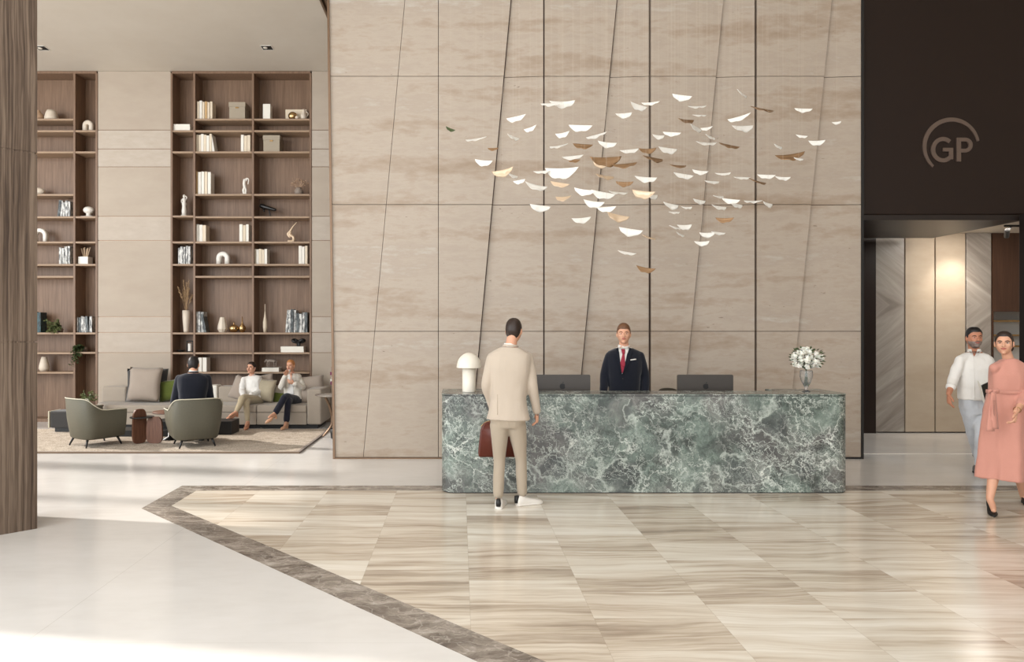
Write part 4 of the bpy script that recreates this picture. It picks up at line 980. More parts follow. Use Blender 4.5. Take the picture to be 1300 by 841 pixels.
# mushroom lamp
YLp = 7.76; xl = pX(595.5, YLp)
lp = thing('table_lamp', 'white mushroom-shaped table lamp on the left end of the reception desk', 'lamp', (xl, YLp, 1.048))
zt = pz(448, YLp); zr = pz(467, YLp); zb = 1.048
bm = B(); lathe(bm, [(.072, 0), (.074, .01), (.074, zr-zb+.02)], (xl, YLp, zb), 32); build('stem', bm, M['lamp'], lp, True)
R_ = .137; prof = [(R_*sin(math.radians(a)), zr+(zt-zr)*cos(math.radians(a))) for a in range(90, 2, -8)]; prof = [(.07, zr+.004), (R_*.97, zr-.002)]+prof+[(.002, zt)]
bm = B(); lathe(bm, prof, (xl, YLp, 0), 40); sh = build('lamp_shade', bm, M['lamp'], lp, True); smooth_by_angle(sh, 60)

# vase with white flowers
YV = 7.78; xv = pX(1023.5, YV)
vz = thing('flower_vase', 'cut glass vase of white flowers on the right end of the reception desk', 'vase', (xv, YV, 1.048))
bm = B(); lathe(bm, [(.042, 0), (.04, .008), (.016, .02), (.018, .05), (.05, .11), (.068, .17), (.066, .225), (.062, .235), (.058, .225), (.06, .17), (.042, .11), (.01, .06)], (xv, YV, 1.048), 14); build('glass_vase', bm, M['glass'], vz)
fl, lf, stm = B(), B(), B()
rr_ = random.Random(21); cF = Vector((pX(1024.5, YV), YV, pz(455.5, YV)))
heads = []
for k in range(40):
    for tr in range(60):
        d = Vector((rr_.uniform(-1, 1), rr_.uniform(-1, 1), rr_.uniform(-.8, 1)));
        if d.length > 1: continue
        p = cF+Vector((d.x*.155, d.y*.13, d.z*.115))
        if all((p-q_).length > .052 for q_ in heads): heads.append(p); break
for p in heads:
    rad = rr_.uniform(.028, .040); out = (p-cF).normalized() if (p-cF).length > .01 else Vector((0, -1, 0))
    ball(fl, p, rad*.72, rad*.72, rad*.62, 8, 6)
    for j in range(26):
        d = (Vector((rr_.uniform(-1, 1), rr_.uniform(-1, 1), rr_.uniform(-1, 1))).normalized()+out*.3).normalized()
        leaf_quad(fl, p+d*rad*.35, (d+Vector((rr_.uniform(-.4, .4), rr_.uniform(-.4, .4), rr_.uniform(-.4, .4)))).normalized(), d.orthogonal().normalized(), rad*.75, rad*.33)
    tube(stm, [p, cF.lerp(Vector((xv, YV, 1.25)), .8), (xv+rr_.uniform(-.02, .02), YV+rr_.uniform(-.02, .02), 1.12)], .003, 5)
for k in range(60):
    d = Vector((rr_.uniform(-1, 1), rr_.uniform(-1, 1), rr_.uniform(-.6, 1))).normalized(); p = cF+Vector((d.x*.15, d.y*.12, d.z*.12)); leaf_quad(lf, p, d, d.orthogonal().normalized(), rr_.uniform(.03, .055), .011)
build('blossoms', fl, M['flower_w'], vz); build('foliage', lf, M['leaf_d'], vz); build('stems', stm, M['leaf_d'], vz)

# staff chair behind the desk
sc_ = thing('office_chair', 'dark upholstered staff chair behind the reception desk beside the right computer', 'chair', (pX(848, 8.75), 8.8, 0))
xc = pX(848.5, 8.7); bm = B(); P = []
for k in range(15):
    a = pi*k/14; P.append((xc+.115*cos(a)*1.0, 1.0-.04+.055*sin(a)**.7))
P = [(xc+.115, .62)]+P+[(xc-.115, .62)]; slab_xz(bm, P, 8.70, 8.75); bmesh.ops.bevel(bm, geom=[e for e in bm.edges if abs(e.verts[0].co.y-e.verts[1].co.y) < .01], offset=.01, segments=2, affect='EDGES'); build('backrest', bm, M['sage_dark'], sc_)
bm = B(); box(bm, xc-.22, xc+.22, 8.72, 9.15, .46, .53, .025, 3); build('seat', bm, M['sage_dark'], sc_)
bm = B(); tube(bm, [(xc, 8.74, .65), (xc, 8.9, .44), (xc, 8.93, .08)], .025, 10); build('column', bm, M['black_metal'], sc_)
for k in range(5):
    a = 2*pi*k/5; bm = B(); tube(bm, [(xc, 8.93, .09), (xc+.28*cos(a), 8.93+.28*sin(a), .05)], [.02, .014], 8); lg = build('base_leg', bm, M['black_metal'], sc_)
    bm = B(); ball(bm, (xc+.28*cos(a), 8.93+.28*sin(a), .027), .02, .02, .026, 10, 8); build('caster', bm, M['black'], lg)

# ------------------------------------------------------------------ chandelier of hanging leaves
LV = [(572,163,12,'G'),(583,157,6,'G'),(604,176,25,'W'),(626,188,13,'B'),(614,204,21,'W'),(655,148,24,'W'),(673,162,17,'W'),(652,173,18,'W'),(638,216,26,'C'),(700,131,26,'W'),(714,129,30,'W'),(737,159,27,'W'),(714,169,18,'W'),(740,183,23,'B'),(709,185,24,'W'),(757,171,25,'W'),(771,181,22,'W'),(727,198,24,'W'),(728,202,16,'B'),(799,190,22,'W'),(769,200,38,'B'),(764,206,22,'C'),(793,208,28,'B'),(792,144,20,'W'),(811,133,22,'W'),(713,214,40,'W'),(688,217,20,'W'),
(826,130,20,'W'),(837,133,14,'W'),(866,121,22,'W'),(885,135,20,'W'),(888,146,16,'W'),(871,152,22,'B'),(884,161,22,'W'),(897,162,14,'W'),(853,168,20,'W'),(836,172,16,'W'),(820,174,12,'W'),(902,173,16,'W'),(897,181,24,'W'),(881,177,12,'W'),(848,188,24,'W'),(862,182,14,'W'),(822,189,21,'B'),(829,200,30,'B'),(861,210,20,'B'),(926,184,24,'B'),(942,118,20,'W'),(968,138,30,'B'),(975,134,16,'W'),(938,148,26,'W'),(943,160,28,'W'),(1020,138,19,'W'),(1062,155,10,'W'),(1018,172,13,'W'),(1037,179,18,'W'),(988,185,15,'W'),(1003,196,32,'B'),(1014,201,13,'W'),
(651,222,16,'W'),(659,229,14,'W'),(681,235,27,'W'),(711,232,22,'C'),(715,250,20,'C'),(686,261,24,'W'),(742,241,24,'W'),(766,244,28,'W'),(754,256,24,'W'),(770,263,22,'W'),(740,269,16,'W'),(738,277,22,'W'),(768,223,24,'C'),(793,231,20,'B'),(820,225,26,'W'),(785,244,22,'W'),(817,243,28,'C'),(829,248,18,'W'),(785,273,27,'C'),(801,291,27,'W'),(824,301,20,'C'),(796,320,21,'W'),(820,340,22,'B'),
(868,221,24,'W'),(889,217,18,'W'),(888,228,12,'W'),(904,230,18,'W'),(918,220,18,'W'),(942,225,18,'W'),(962,230,23,'B'),(973,222,20,'W'),(994,225,18,'W'),(888,254,18,'W'),(912,249,16,'W'),(928,253,20,'W'),(913,262,20,'W'),(935,259,20,'W'),(956,255,20,'W'),(975,258,18,'W'),(852,259,24,'W'),(920,277,20,'B')]
extra = [(857,288,18,'W'),(869,286,20,'W'),(864,297,14,'W'),(898,296,18,'W'),(912,295,16,'W'),(891,307,18,'W'),(856,269,14,'W'),(872,263,14,'W')]
LV = [l for l in LV if l[:2] not in ((583,157),(820,174),(881,177),(888,228),(837,133),(862,182),(740,269),(975,134))]+extra
LV = LV[:100]
ch = thing('chandelier', 'cloud of small white and bronze leaf-shaped pieces hanging on fine wires before the travertine wall', 'chandelier', (2.3, 7.9, 8.55))
bm = B(); lathe(bm, [(.0, 0), (2.1, 0), (2.1, .05), (0, .05)], (2.1, 7.9, 8.55), 48); build('ceiling_plate', bm, M['white_paint'], ch)
rl = random.Random(5)
LM = {'W': 'mother', 'B': 'leaf_bronze', 'C': 'leaf_cream', 'G': 'leaf_green'}
for i, (x, y, wpx, k) in enumerate(LV):
    Y = 8.0+rl.uniform(-.7, .8)*(.4 if y > 290 else 1); p = W(x, y, Y); L = wpx*Y/FPX/2*1.12; D = L*.40; tilt = rl.uniform(-.24, .14); yaw = rl.uniform(-.7, .7); roll = rl.uniform(-.55, .55); cr = rl.choice((-1.6, -.6, .8, 1.8))
    if k == 'G': tilt = -.25
    bm = B(); NU, NV = 12, 4; top, bot = [], []
    def surf(u, v, off):
        v = (v+1)/2; e = max(0, 1-abs(u)**2.3)**.8+.02; fold = .10*L*max(0, 1-abs(u-.25*cr)*4)
        return Vector((u*L, -(.30*v*v)*L*e-fold*v+off, .045*L*abs(u)**2*(1+.9*sin(i*3))-v*.53*L*e*(1+.10*sin(u*7+i))))
    m = Matrix.Rotation(yaw, 3, 'Z') @ Matrix.Rotation(-tilt, 3, 'Y') @ Matrix.Rotation(roll, 3, 'X')
    G1 = [[bm.verts.new(m @ surf(-1+2*a/NU, -1+2*b_/NV, .0)+p) for b_ in range(NV+1)] for a in range(NU+1)]
    G2 = [[bm.verts.new(m @ surf(-1+2*a/NU, -1+2*b_/NV, .006)+p) for b_ in range(NV+1)] for a in range(NU+1)]
    for a in range(NU):
        for b_ in range(NV):
            bm.faces.new((G1[a][b_], G1[a+1][b_], G1[a+1][b_+1], G1[a][b_+1])); bm.faces.new((G2[a][b_], G2[a][b_+1], G2[a+1][b_+1], G2[a+1][b_]))
    for a in range(NU):
        bm.faces.new((G1[a][0], G2[a][0], G2[a+1][0], G1[a+1][0])); bm.faces.new((G1[a][NV], G1[a+1][NV], G2[a+1][NV], G2[a][NV]))
    for b_ in range(NV):
        bm.faces.new((G1[0][b_], G1[0][b_+1], G2[0][b_+1], G2[0][b_])); bm.faces.new((G1[NU][b_], G2[NU][b_], G2[NU][b_+1], G1[NU][b_+1]))
    lo = build('leaf', bm, M[LM[k]], ch, True)
    bm = B(); tube(bm, [p+Vector((0, 0, -.1*L)), Vector((p.x, p.y, 8.55))], .0011, 4, round_ends=False); build('wire', bm, M['wire'], lo)
# ------------------------------------------------------------------ people
from mathutils.bvhtree import BVHTree
UP = Vector((0, 0, 1))
def nrm(v): return Vector(v).normalized()
def lerp_tab(tab, t):
    for (a, *va), (b, *vb) in zip(tab, tab[1:]):
        if t <= b: f = (t-a)/(b-a); f = f*f*(3-2*f)*.5+f*.5; return [x+(y-x)*f for x, y in zip(va, vb)]
    return tab[-1][1:]
MALE = [(-.22, .150, .10), (0, .172, .118), (.22, .155, .108), (.45, .162, .112), (.68, .182, .122), (.84, .185, .108), (.93, .150, .085), (1.0, .072, .068), (1.06, .06, .062)]
FEM = [(-.22, .150, .10), (0, .178, .118), (.25, .140, .098), (.40, .130, .095), (.65, .150, .118), (.84, .158, .096), (.93, .125, .075), (1.0, .058, .056), (1.06, .05, .054)]
JACKET = [(-.30, .205, .135), (0, .195, .138), (.25, .172, .124), (.45, .182, .128), (.68, .205, .138), (.84, .212, .125), (.91, .198, .108), (.965, .135, .090), (.99, .09, .08), (1.02, .078, .076)]
def torso(bm, J, tab, t0, t1, k=1.0, n=26, steps=22, p=2.5):
    rings = []
    for i in range(steps+1):
        t = t0+(t1-t0)*i/steps; a, b = lerp_tab(tab, t); c = J['pel'].lerp(J['neck'], t) if t > 0 or 'dn' not in J else J['pel']+J['dn']*(-t)
        f = max(0, min(1, t)); F = nrm(J['Fp'].lerp(J['F'], f)); u = nrm(J['neck']-J['pel']); r = nrm(F.cross(u)); ff = nrm(u.cross(r))
        mid = J.get('bow', 0)*sin(pi*f); rings.append(ering(c+ff*(-mid+.0), r, ff, a*k, b*k, n, p))
    loft(bm, rings)
def arm(bm, J, s, rad, upto=1.0):
    sh, el, wr = J['sh'+s]-UP*.022*0, J['el'+s], J['wr'+s]; e = el.lerp(wr, upto)
    tube(bm, [sh, sh.lerp(el, .5), el, el.lerp(e, .5), e], rad, 14)
def shoulders(bm, J, r0, r1):
    for s in 'lr': n0 = J['neck']-UP*.045; tube(bm, [n0, n0.lerp(J['sh'+s], .55)+UP*.006, J['sh'+s]], [r0, (r0+r1)/2, r1], 14)
def leg(bm, J, s, rad, upto=1.0):
    hp, kn, an = J['hip'+s], J['kn'+s], J['an'+s]; e = kn.lerp(an, upto)
    tube(bm, [hp, hp.lerp(kn, .5), kn, kn.lerp(e, .45), e], rad, 18)
def head_pt(d, k=1.0, fem=False):
    x, y, z = d; q_ = (abs(x)**2.35+abs(y)**2.35+abs(z)**2.35)**(-1/2.35); X, Y, Z = x*.075*q_, y*.092*q_, z*.116*q_
    if z < 0:
        t = -z; X *= 1-(.34 if fem else .24)*t**1.6
        if y < 0: Y *= 1-.30*min(1, t*1.3)
        else: Y *= 1+.06*t
    if y > 0: X *= (1-.06*y)*(.94 if fem else 1); Y *= 1-.05*max(0, 1-abs(z)*1.5)
    if z > .3 and y > 0: Y *= 1-.08*(z-.3)
    return Vector((X*k, Y*k, Z*k))
def dirs(n=32, m=22):
    return [[(sin(pi*j/m)*cos(2*pi*i/n), sin(pi*j/m)*sin(2*pi*i/n), cos(pi*j/m)) for i in range(n)] for j in range(1, m)]
def sstep(a, b, x): t = max(0, min(1, (x-a)/(b-a))); return t*t*(3-2*t)
class Head:
    def __init__(s, c, F, u=UP, k=1.0, fem=False):
        s.c = Vector(c); s.f = nrm(F); s.r = nrm(s.f.cross(u)); s.u = s.r.cross(s.f); s.k = k; s.fem = fem
    def w(s, x, y, z): return s.c+(s.r*x+s.f*y+s.u*z)*s.k
    def skin(s, bm):
        loft(bm, [[s.w(*head_pt(d, 1, s.fem)) for d in row] for row in dirs()])
        tube(bm, [s.w(0, .085, .018), s.w(0, .098, -.008), s.w(0, .108, -.024)], [.008*s.k, .011*s.k, .014*s.k], 10)     # nose
        ball(bm, s.w(.011, .097, -.028), .008*s.k, .009*s.k, .007*s.k, 8, 6); ball(bm, s.w(-.011, .097, -.028), .008*s.k, .009*s.k, .007*s.k, 8, 6)
        tube(bm, [s.w(-.035, .074, .026), s.w(0, .086, .028), s.w(.035, .074, .026)], [.009*s.k, .008*s.k, .009*s.k], 8)   # brow
        tube(bm, [s.w(-.018, .080, -.052), s.w(0, .089, -.052), s.w(.018, .080, -.052)], [.008*s.k, .010*s.k, .008*s.k], 8)  # mouth mound
        ball(bm, s.w(0, .076, -.090), .024*s.k, .020*s.k, .020*s.k, 10, 8)                                              # chin
        for q in (-1, 1):
            ball(bm, s.w(q*.038, .060, -.020), .021*s.k, .020*s.k, .022*s.k, 10, 8)                                      # cheek
            m = Matrix((s.r, s.f, s.u)).transposed(); ball(bm, s.w(q*.077, -.004, -.008), .009*s.k, .018*s.k, .031*s.k, 10, 8, m)   # ear
    def features(s, parent, bvh, skinm, brow='hair_dark', lips=True, beard=None):
        def hit(x, z, off=.0):
            o = s.w(x, .3, z); h = bvh.ray_cast(o, -s.f)
            return (h[0]+s.f*off) if h[0] else s.w(x, .09, z)
        for q in (-1, 1):
            bm = B(); m = Matrix((s.r, s.f, s.u)).transposed(); p = hit(q*.031, .004, -.002); ball(bm, p, .0125*s.k, .004, .0042*s.k, 12, 8, m); e = build('eye', bm, M['eye'], parent, True)
            bm = B(); ball(bm, p+s.f*.0025, .0062*s.k, .0035, .0048*s.k, 10, 8, m); build('iris', bm, M['iris'], e, True)
            bm = B(); tube(bm, [hit(q*.014, .021, .001), hit(q*.031, .027, .001), hit(q*.050, .020, .001)], [.0035, .005, .003], 6); build('eyebrow', bm, M[brow], parent, True)
            bm = B(); tube(bm, [hit(q*.017, .007, .002), hit(q*.031, .0115, .003), hit(q*.046, .007, .002)], [.0018, .0026, .0018], 6); build('eyelid', bm, M[brow] if s.fem else M[skinm], parent, True)
        bm = B(); tube(bm, [hit(-.024, -.052, 0), hit(-.008, -.049, .001), hit(.008, -.049, .001), hit(.024, -.052, 0)], [.002, .0045, .0045, .002], 8); tube(bm, [hit(-.019, -.055, 0), hit(0, -.059, .001), hit(.019, -.055, 0)], [.0025, .0052, .0025], 8); build('lips', bm, M['lips'], parent, True)
    def hair(s, parent, mat, front=.52, side=.05, back=-.62, th=.07, bun=None, part=0.0, topk=1.0, sharp=.06, long_=0):
        rows = []
        for row in dirs(48, 34):
            rr_ = []
            for (x, y, z) in row:
                f = max(0, y); bk = max(0, -y); sd = 1-abs(y)
                zl = front*sstep(.1, .75, y)+side*(1-sstep(.1, .75, y))*(1-sstep(.0, .75, -y))+back*sstep(.0, .75, -y)
                if z < front: zl -= .22*sstep(.17, .05, abs(y-.16))*sstep(.4, .8, abs(x))
                mk = sstep(zl-sharp, zl+sharp, z)
                k = .94+(.06+th*(.55+.45*max(0, z)*topk))*mk+.012*noise.noise(Vector((x*9, y*9, z*4)))*mk
                rr_.append(s.w(*head_pt((x, y, z), k, s.fem)))
            rows.append(rr_)
        bm = B(); loft(bm, rows); o = build('hair', bm, M[mat], parent, True)
        if bun:
            bm = B(); ball(bm, s.w(*bun[:3]), bun[3], bun[3]*.9, bun[3], 16, 12)
            for v in bm.verts: v.co += (v.co-s.w(*bun[:3])).normalized()*.004*noise.noise(v.co*60)
            build('hair_bun', bm, M[mat], parent, True)
        return o
    def beard(s, parent, mat):
        rows = []
        for row in dirs(48, 34):
            rr_ = []
            for (x, y, z) in row:
                mk = sstep(-.38, -.50, z-.35*max(0, .35-y)*0)*sstep(.0, .25, y)
                mk = max(mk, sstep(-.28, -.36, z)*sstep(.93, .8, y)*sstep(0, .2, y))
                rr_.append(s.w(*head_pt((x, y, z), .95+.115*mk, s.fem)))
            rows.append(rr_)
        bm = B(); loft(bm, rows); ball(bm, s.w(0, .074, -.090), .030, .026, .024, 12, 8)
        tube(bm, [s.w(-.03, .083, -.05), s.w(-.015, .097, -.040), s.w(.015, .097, -.040), s.w(.03, .083, -.05)], [.004, .005, .005, .004], 8)
        build('beard', bm, M[mat], parent, True)
def hand(bm, wr, d, n, sg, curl=.7, k=1.0, thumb=.55):
    d = nrm(d); n = nrm(Vector(n)-d*Vector(n).dot(d)); s = d.cross(n)*sg
    tube(bm, [wr-d*.03*k, wr+d*.005, wr+d*.045*k, wr+d*.082*k], [.024*k, .026*k, .038*k, .036*k], 14, flat=(n, .48))
    Ls = [.074, .082, .076, .060]
    for i in range(4):
        p = wr+d*(.082-.003*abs(i-1))*k+s*(.030-.0195*i)*k; dd = d.copy(); pts = [p-d*.02*k]; c = curl*(.8+.12*i)
        for j, fr in enumerate((.42, .32, .26)):
            dd = nrm(Quaternion(d.cross(n), c*(.45, .5, .35)[j]) @ dd); p = p+dd*Ls[i]*fr*k; pts.append(p)
        tube(bm, pts, [.0098*k, .0092*k, .0086*k, .0074*k], 8)
    p = wr+d*.022*k+s*.026*k; d1 = nrm(d*.72+s*thumb+n*.25); p1 = p+d1*.042*k; d2 = nrm(d*.9+s*thumb*.35+n*.3); tube(bm, [p-d1*.012, p1, p1+d2*.03*k], [.013*k, .011*k, .009*k], 8)
def fuse_body(core, head, hands, parent, mat, cv=.009):
    out = B()
    append_bm(out, remesh(core, cv, 2))
    if head is not None: append_bm(out, remesh(head, .0042, 2))
    if hands is not None: append_bm(out, remesh(hands, .0036, 1))
    bmesh.ops.recalc_face_normals(out, faces=out.faces)
    bvh = BVHTree.FromBMesh(out)
    o = build('body', out, M[mat], parent, True); return o, bvh
def wrinkle(amp, sc_, st=(1, 1, 1)):
    def f(co): 
        q = Vector((co.x*st[0]*sc_, co.y*st[1]*sc_, co.z*st[2]*sc_)); return amp*(noise.noise(q)+.5*noise.noise(q*2.3))
    return f
def cloth(name, bm, mat, parent, vox=.009, sm=3, amp=.004, sc_=9, st=(1, 1, .6)):
    b_ = remesh(bm, vox, sm, wrinkle(amp, sc_, st)); bvh = BVHTree.FromBMesh(b_); return build(name, b_, M[mat], parent, True), bvh
def shoe(parent, name, org, f, mat, L=.285, heel=0.0, sole=None, w_=1.0, h_=1.0, u=UP, pump=False, tab=None):
    f = nrm(f); u = nrm(Vector(u)-f*Vector(u).dot(f)); s = f.cross(u); org = Vector(org)
    st = [(-.23, .010, .05, .03), (-.21, .028, .075, 0), (-.15, .037, .098, 0), (0, .038, .098, 0), (.12, .038, .082, 0), (.30, .041, .066, 0), (.48, .047, .054, 0), (.62, .045, .045, 0), (.72, .033, .036, 0), (.77, .012, .022, .002)]
    if pump: st = [(-.22, .012, .055, 0), (-.20, .026, .062, 0), (-.1, .030, .058, 0), (.08, .030, .034, 0), (.28, .036, .026, 0), (.46, .040, .034, 0), (.60, .032, .030, 0), (.72, .016, .022, 0), (.80, .004, .010, 0)]
    rings = []
    for (q, hw, h, z0) in st:
        lift = heel*(1-sstep(-.05, .42, q)); c = org+f*(q*L)+u*(z0+lift+h*h_/2); rings.append(ering(c, s, u, hw*w_, h*h_/2, 16, 2.6))
    bm = B(); loft(bm, rings); o = build(name, bm, M[mat], parent, True)
    if sole:
        bm = B(); rings = []
        for (q, hw, h, z0) in st: c = org+f*(q*L*1.01)+u*(heel*(1-sstep(-.05, .42, q))+.011); rings.append(ering(c, s, u, hw*w_+.003, .011, 16, 5))
        loft(bm, rings); build('sole', bm, M[sole], o)
    if pump:
        bm = B(); rings = [ering(org+f*(-.14*L)+u*z, s, f, a, a*.9, 12, 4) for z, a in ((.0, .017), (.03, .018), (heel+.006, .027))]; loft(bm, rings); build('heel', bm, M[mat], o)
    if tab:
        bm = B(); loft(bm, [ering(org+f*(-.215*L)+u*z, s, f, a, .022, 12, 3) for z, a in ((.03, .022), (.06, .026), (.10, .020))]); build('heel_tab', bm, M[tab], o, True)
    return o
def P_at(x, y, Y): return W(x, y, Y)
def patch(bvh, quad, nx, ny, off, mat, name, parent, Yf):
    """thin fitted piece of cloth laid on a garment; quad of points TL,TR,BR,BL given on the plane Y=Yf seen from the front"""
    q = [W(x, y, Yf) for x, y in quad]; eye = Vector((0, 0, EYE)); A_, B_ = [], []
    bm = B()
    for j in range(ny+1):
        ra, rb = [], []
        for i in range(nx+1):
            u, v = i/nx, j/ny; p = (q[0]*(1-u)+q[1]*u)*(1-v)+(q[3]*(1-u)+q[2]*u)*v; d = (p-eye).normalized(); h = bvh.ray_cast(eye, d)
            pt = h[0] if h[0] else p
            ra.append(bm.verts.new(pt-d*off)); rb.append(bm.verts.new(pt+d*.004))
        A_.append(ra); B_.append(rb)
    for j in range(ny):
        for i in range(nx):
            bm.faces.new((A_[j][i], A_[j][i+1], A_[j+1][i+1], A_[j+1][i])); bm.faces.new((B_[j][i], B_[j+1][i], B_[j+1][i+1], B_[j][i+1]))
    for j in range(ny):
        bm.faces.new((A_[j][0], A_[j+1][0], B_[j+1][0], B_[j][0])); bm.faces.new((A_[j][nx], B_[j][nx], B_[j+1][nx], A_[j+1][nx]))
    for i in range(nx):
        bm.faces.new((A_[0][i], B_[0][i], B_[0][i+1], A_[0][i+1])); bm.faces.new((A_[ny][i], A_[ny][i+1], B_[ny][i+1], B_[ny][i]))
    return build(name, bm, M[mat], parent, True)
def neckpiece(bm, J, H, rad, drop=.03):
    tube(bm, [J['neck']-UP*drop, J['neck'].lerp(H.w(0, -.03, -.05), .5), H.w(0, -.03, -.04)], [rad*1.1, rad*.92, rad*.9], 16)
def collar(bm, J, F, rad, h=.035, th=.008, drop=.0, u=None, open_=0):
    u = u or nrm(J['neck']-J['pel']); r = nrm(F.cross(u)); f = u.cross(r); rings = []; c = J['neck']-u*drop
    n = 28
    for i in range(n+1):
        t = (i/n)*(2*pi-open_)+open_/2+pi/2; o = r*cos(t)+f*sin(t); dip = -.022*max(0, sin(t))**2
        b0 = c+o*(rad+.006)+u*dip; b1 = c+o*rad*.96+u*(h+dip); rings.append([b0, b0+o*th, b1+o*th, b1])
    loft(bm, rings)

# ---- 1. man in beige suit at the desk, back to us
def V(*a): return Vector(a)
Y0 = 6.9
p1 = thing('person', 'man in beige suit and white sneakers standing at the desk, back to the viewer', 'person', W(646, 644, Y0)*1)
p1.location.z = 0
J = dict(pel=P_at(645, 531, Y0), neck=P_at(648, 440.5, Y0+.0), F=nrm((.12, 1, 0)), Fp=nrm((.1, 1, 0)))
J['shl'] = P_at(625.0, 454.3, Y0); J['shr'] = P_at(669.5, 454.3, Y0)
J['ell'] = P_at(618, 490, Y0+.0); J['elr'] = P_at(675.5, 489, Y0-.02)
J['wrl'] = P_at(626, 521, Y0+.19); J['wrr'] = P_at(681.5, 523, Y0+.06)
J['hipl'] = P_at(634.5, 540, Y0); J['hipr'] = P_at(656, 540, Y0)
J['knl'] = P_at(634, 584, Y0+.03); J['knr'] = P_at(661.5, 583, Y0+.06)
J['anl'] = P_at(632.5, 631, Y0-.03); J['anr'] = P_at(663, 628, Y0+.08)
Hd = Head(P_at(652.3, 420.2, Y0+.01), nrm((.35, 1, 0)))
core, hb, hh = B(), B(), B()
torso(core, J, MALE, .02, 1.05, .93)
for s in 'lr': arm(core, J, s, [.05, .045, .038, .036, .027]); leg(core, J, s, [.07, .058, .042, .040, .034])
Hd.skin(hb); neckpiece(hb, J, Hd, .058)
hand(hh, J['wrl'], nrm((.02, .3, -1)), (.9, .3, 0), -1, 1.3); hand(hh, J['wrr'], nrm((.05, .25, -1)), (-1, .1, .1), 1, .8)
o, bv = fuse_body(core, hb, hh, p1, 'skin'); Hd.features(p1, bv, 'skin'); Hd.hair(p1, 'hair_dark', .55, .12, -.60, .085)
jk = B(); shoulders(jk, J, .05, .056); torso(jk, J, JACKET, -.02, 1.0, 1.0); 
for s in 'lr': arm(jk, J, s, [.058, .060, .052, .048, .040], .96)
hem = J['pel']
loft(jk, [ering(J['pel'].lerp(J['neck'], t)+Vector((0, 0, 0)), Vector((1, -.1, 0)).normalized(), Vector((.1, 1, 0)).normalized(), a, b_, 26, 2.5) for t, a, b_ in ((.3, .17, .12), (.1, .19, .135), (-.0, .207, .142), (.015-.03, .214, .148))])
o, bj = cloth('jacket', jk, 'suit_beige', p1, .009, 3, .007, 7)
bm = B(); collar(bm, J, J['F'], .066, .022, .008, .0); build('jacket_collar', bm, M['suit_beige'], p1, True)
bm = B(); collar(bm, J, J['F'], .060, .038, .004, .004); build('shirt_collar', bm, M['shirt_white'], p1, True)
patch(bj, [(631.4, 501), (631.8, 501), (632.2, 527), (631.2, 527)], 1, 8, .0015, 'trouser_beige', 'back_vent', p1, Y0-.1)
for k in range(3):
    bm = B(); ball(bm, P_at(682.2-k*.2, 527.2-k*2.0, Y0+.03), .006, .004, .006, 8, 6); build('cuff_button', bm, M['black'], p1)
tr = B(); torso(tr, dict(J), [(-.2, .115, .09), (-.08, .16, .115), (0, .182, .128), (.2, .168, .118), (.3, .16, .115)], -.13, .25)
for s in 'lr': leg(tr, J, s, [.096, .077, .059, .055, .049], .925)
cloth('trousers', tr, 'trouser_beige', p1, .009, 6, .007, 8, (1, 1, .45))
def ground(x, y, Y=None): Yg = EYE*FPX/(y-420); q = W(x, y, Yg); q.z = .0015; return q
a = J['anl']; shoe(p1, 'sneaker', (a.x+.012, a.y+.0, .0015), (.22, 1, 0), 'sneaker', .29, sole='sneaker', tab='black')
a = J['anr']; shoe(p1, 'sneaker', (a.x+.0, a.y-.01, .0015), (1, .45, 0), 'sneaker', .29, sole='sneaker', tab='black')
# briefcase
bc = thing('briefcase', 'dark brown leather briefcase held in front of the man in beige', 'briefcase', (.38, 7.2, .5))
Yb = 7.20; xa, xb, zb_, zt_ = pX(607, Yb), pX(656, Yb), pz(580, Yb), pz(535.5, Yb)
bm = B(); P = []; w_, h_ = (xb-xa)/2, (zt_-zb_); xc = (xa+xb)/2
prof = [(-w_, .04), (-w_*.98, .012), (-w_*.9, 0), (w_*.9, 0), (w_*.98, .012), (w_, .04), (w_*.88, h_*.75), (w_*.72, h_*.95), (w_*.55, h_), (-w_*.55, h_), (-w_*.72, h_*.95), (-w_*.88, h_*.75)]
slab_xz(bm, [(xc+x, zb_+z) for x, z in prof], Yb-.05, Yb+.05); bmesh.ops.bevel(bm, geom=[e for e in bm.edges if abs(e.verts[0].co.y-e.verts[1].co.y) < .01], offset=.014, segments=3, affect='EDGES'); build('body', bm, M['brown_leather'], bc, True)
bm = B(); hx = J['wrl'].x+.02; tube(bm, [(xc-.07, Yb-.03, zt_-.01), (xc-.06, Yb-.07, zt_+.035), (hx+.02, 7.12, zt_+.045), (xc+.06, Yb-.07, zt_+.03), (xc+.07, Yb-.03, zt_-.01)], .009, 8); build('handle', bm, M['brown_leather'], bc, True)
bm = B(); tube(bm, [(xa+.03, Yb, zt_-.05), (xc-w_*.5, Yb, zt_+.002), (xc+w_*.5, Yb, zt_+.002), (xb-.03, Yb, zt_-.05)], .004, 6); build('zip', bm, M['gold'], bc, True)

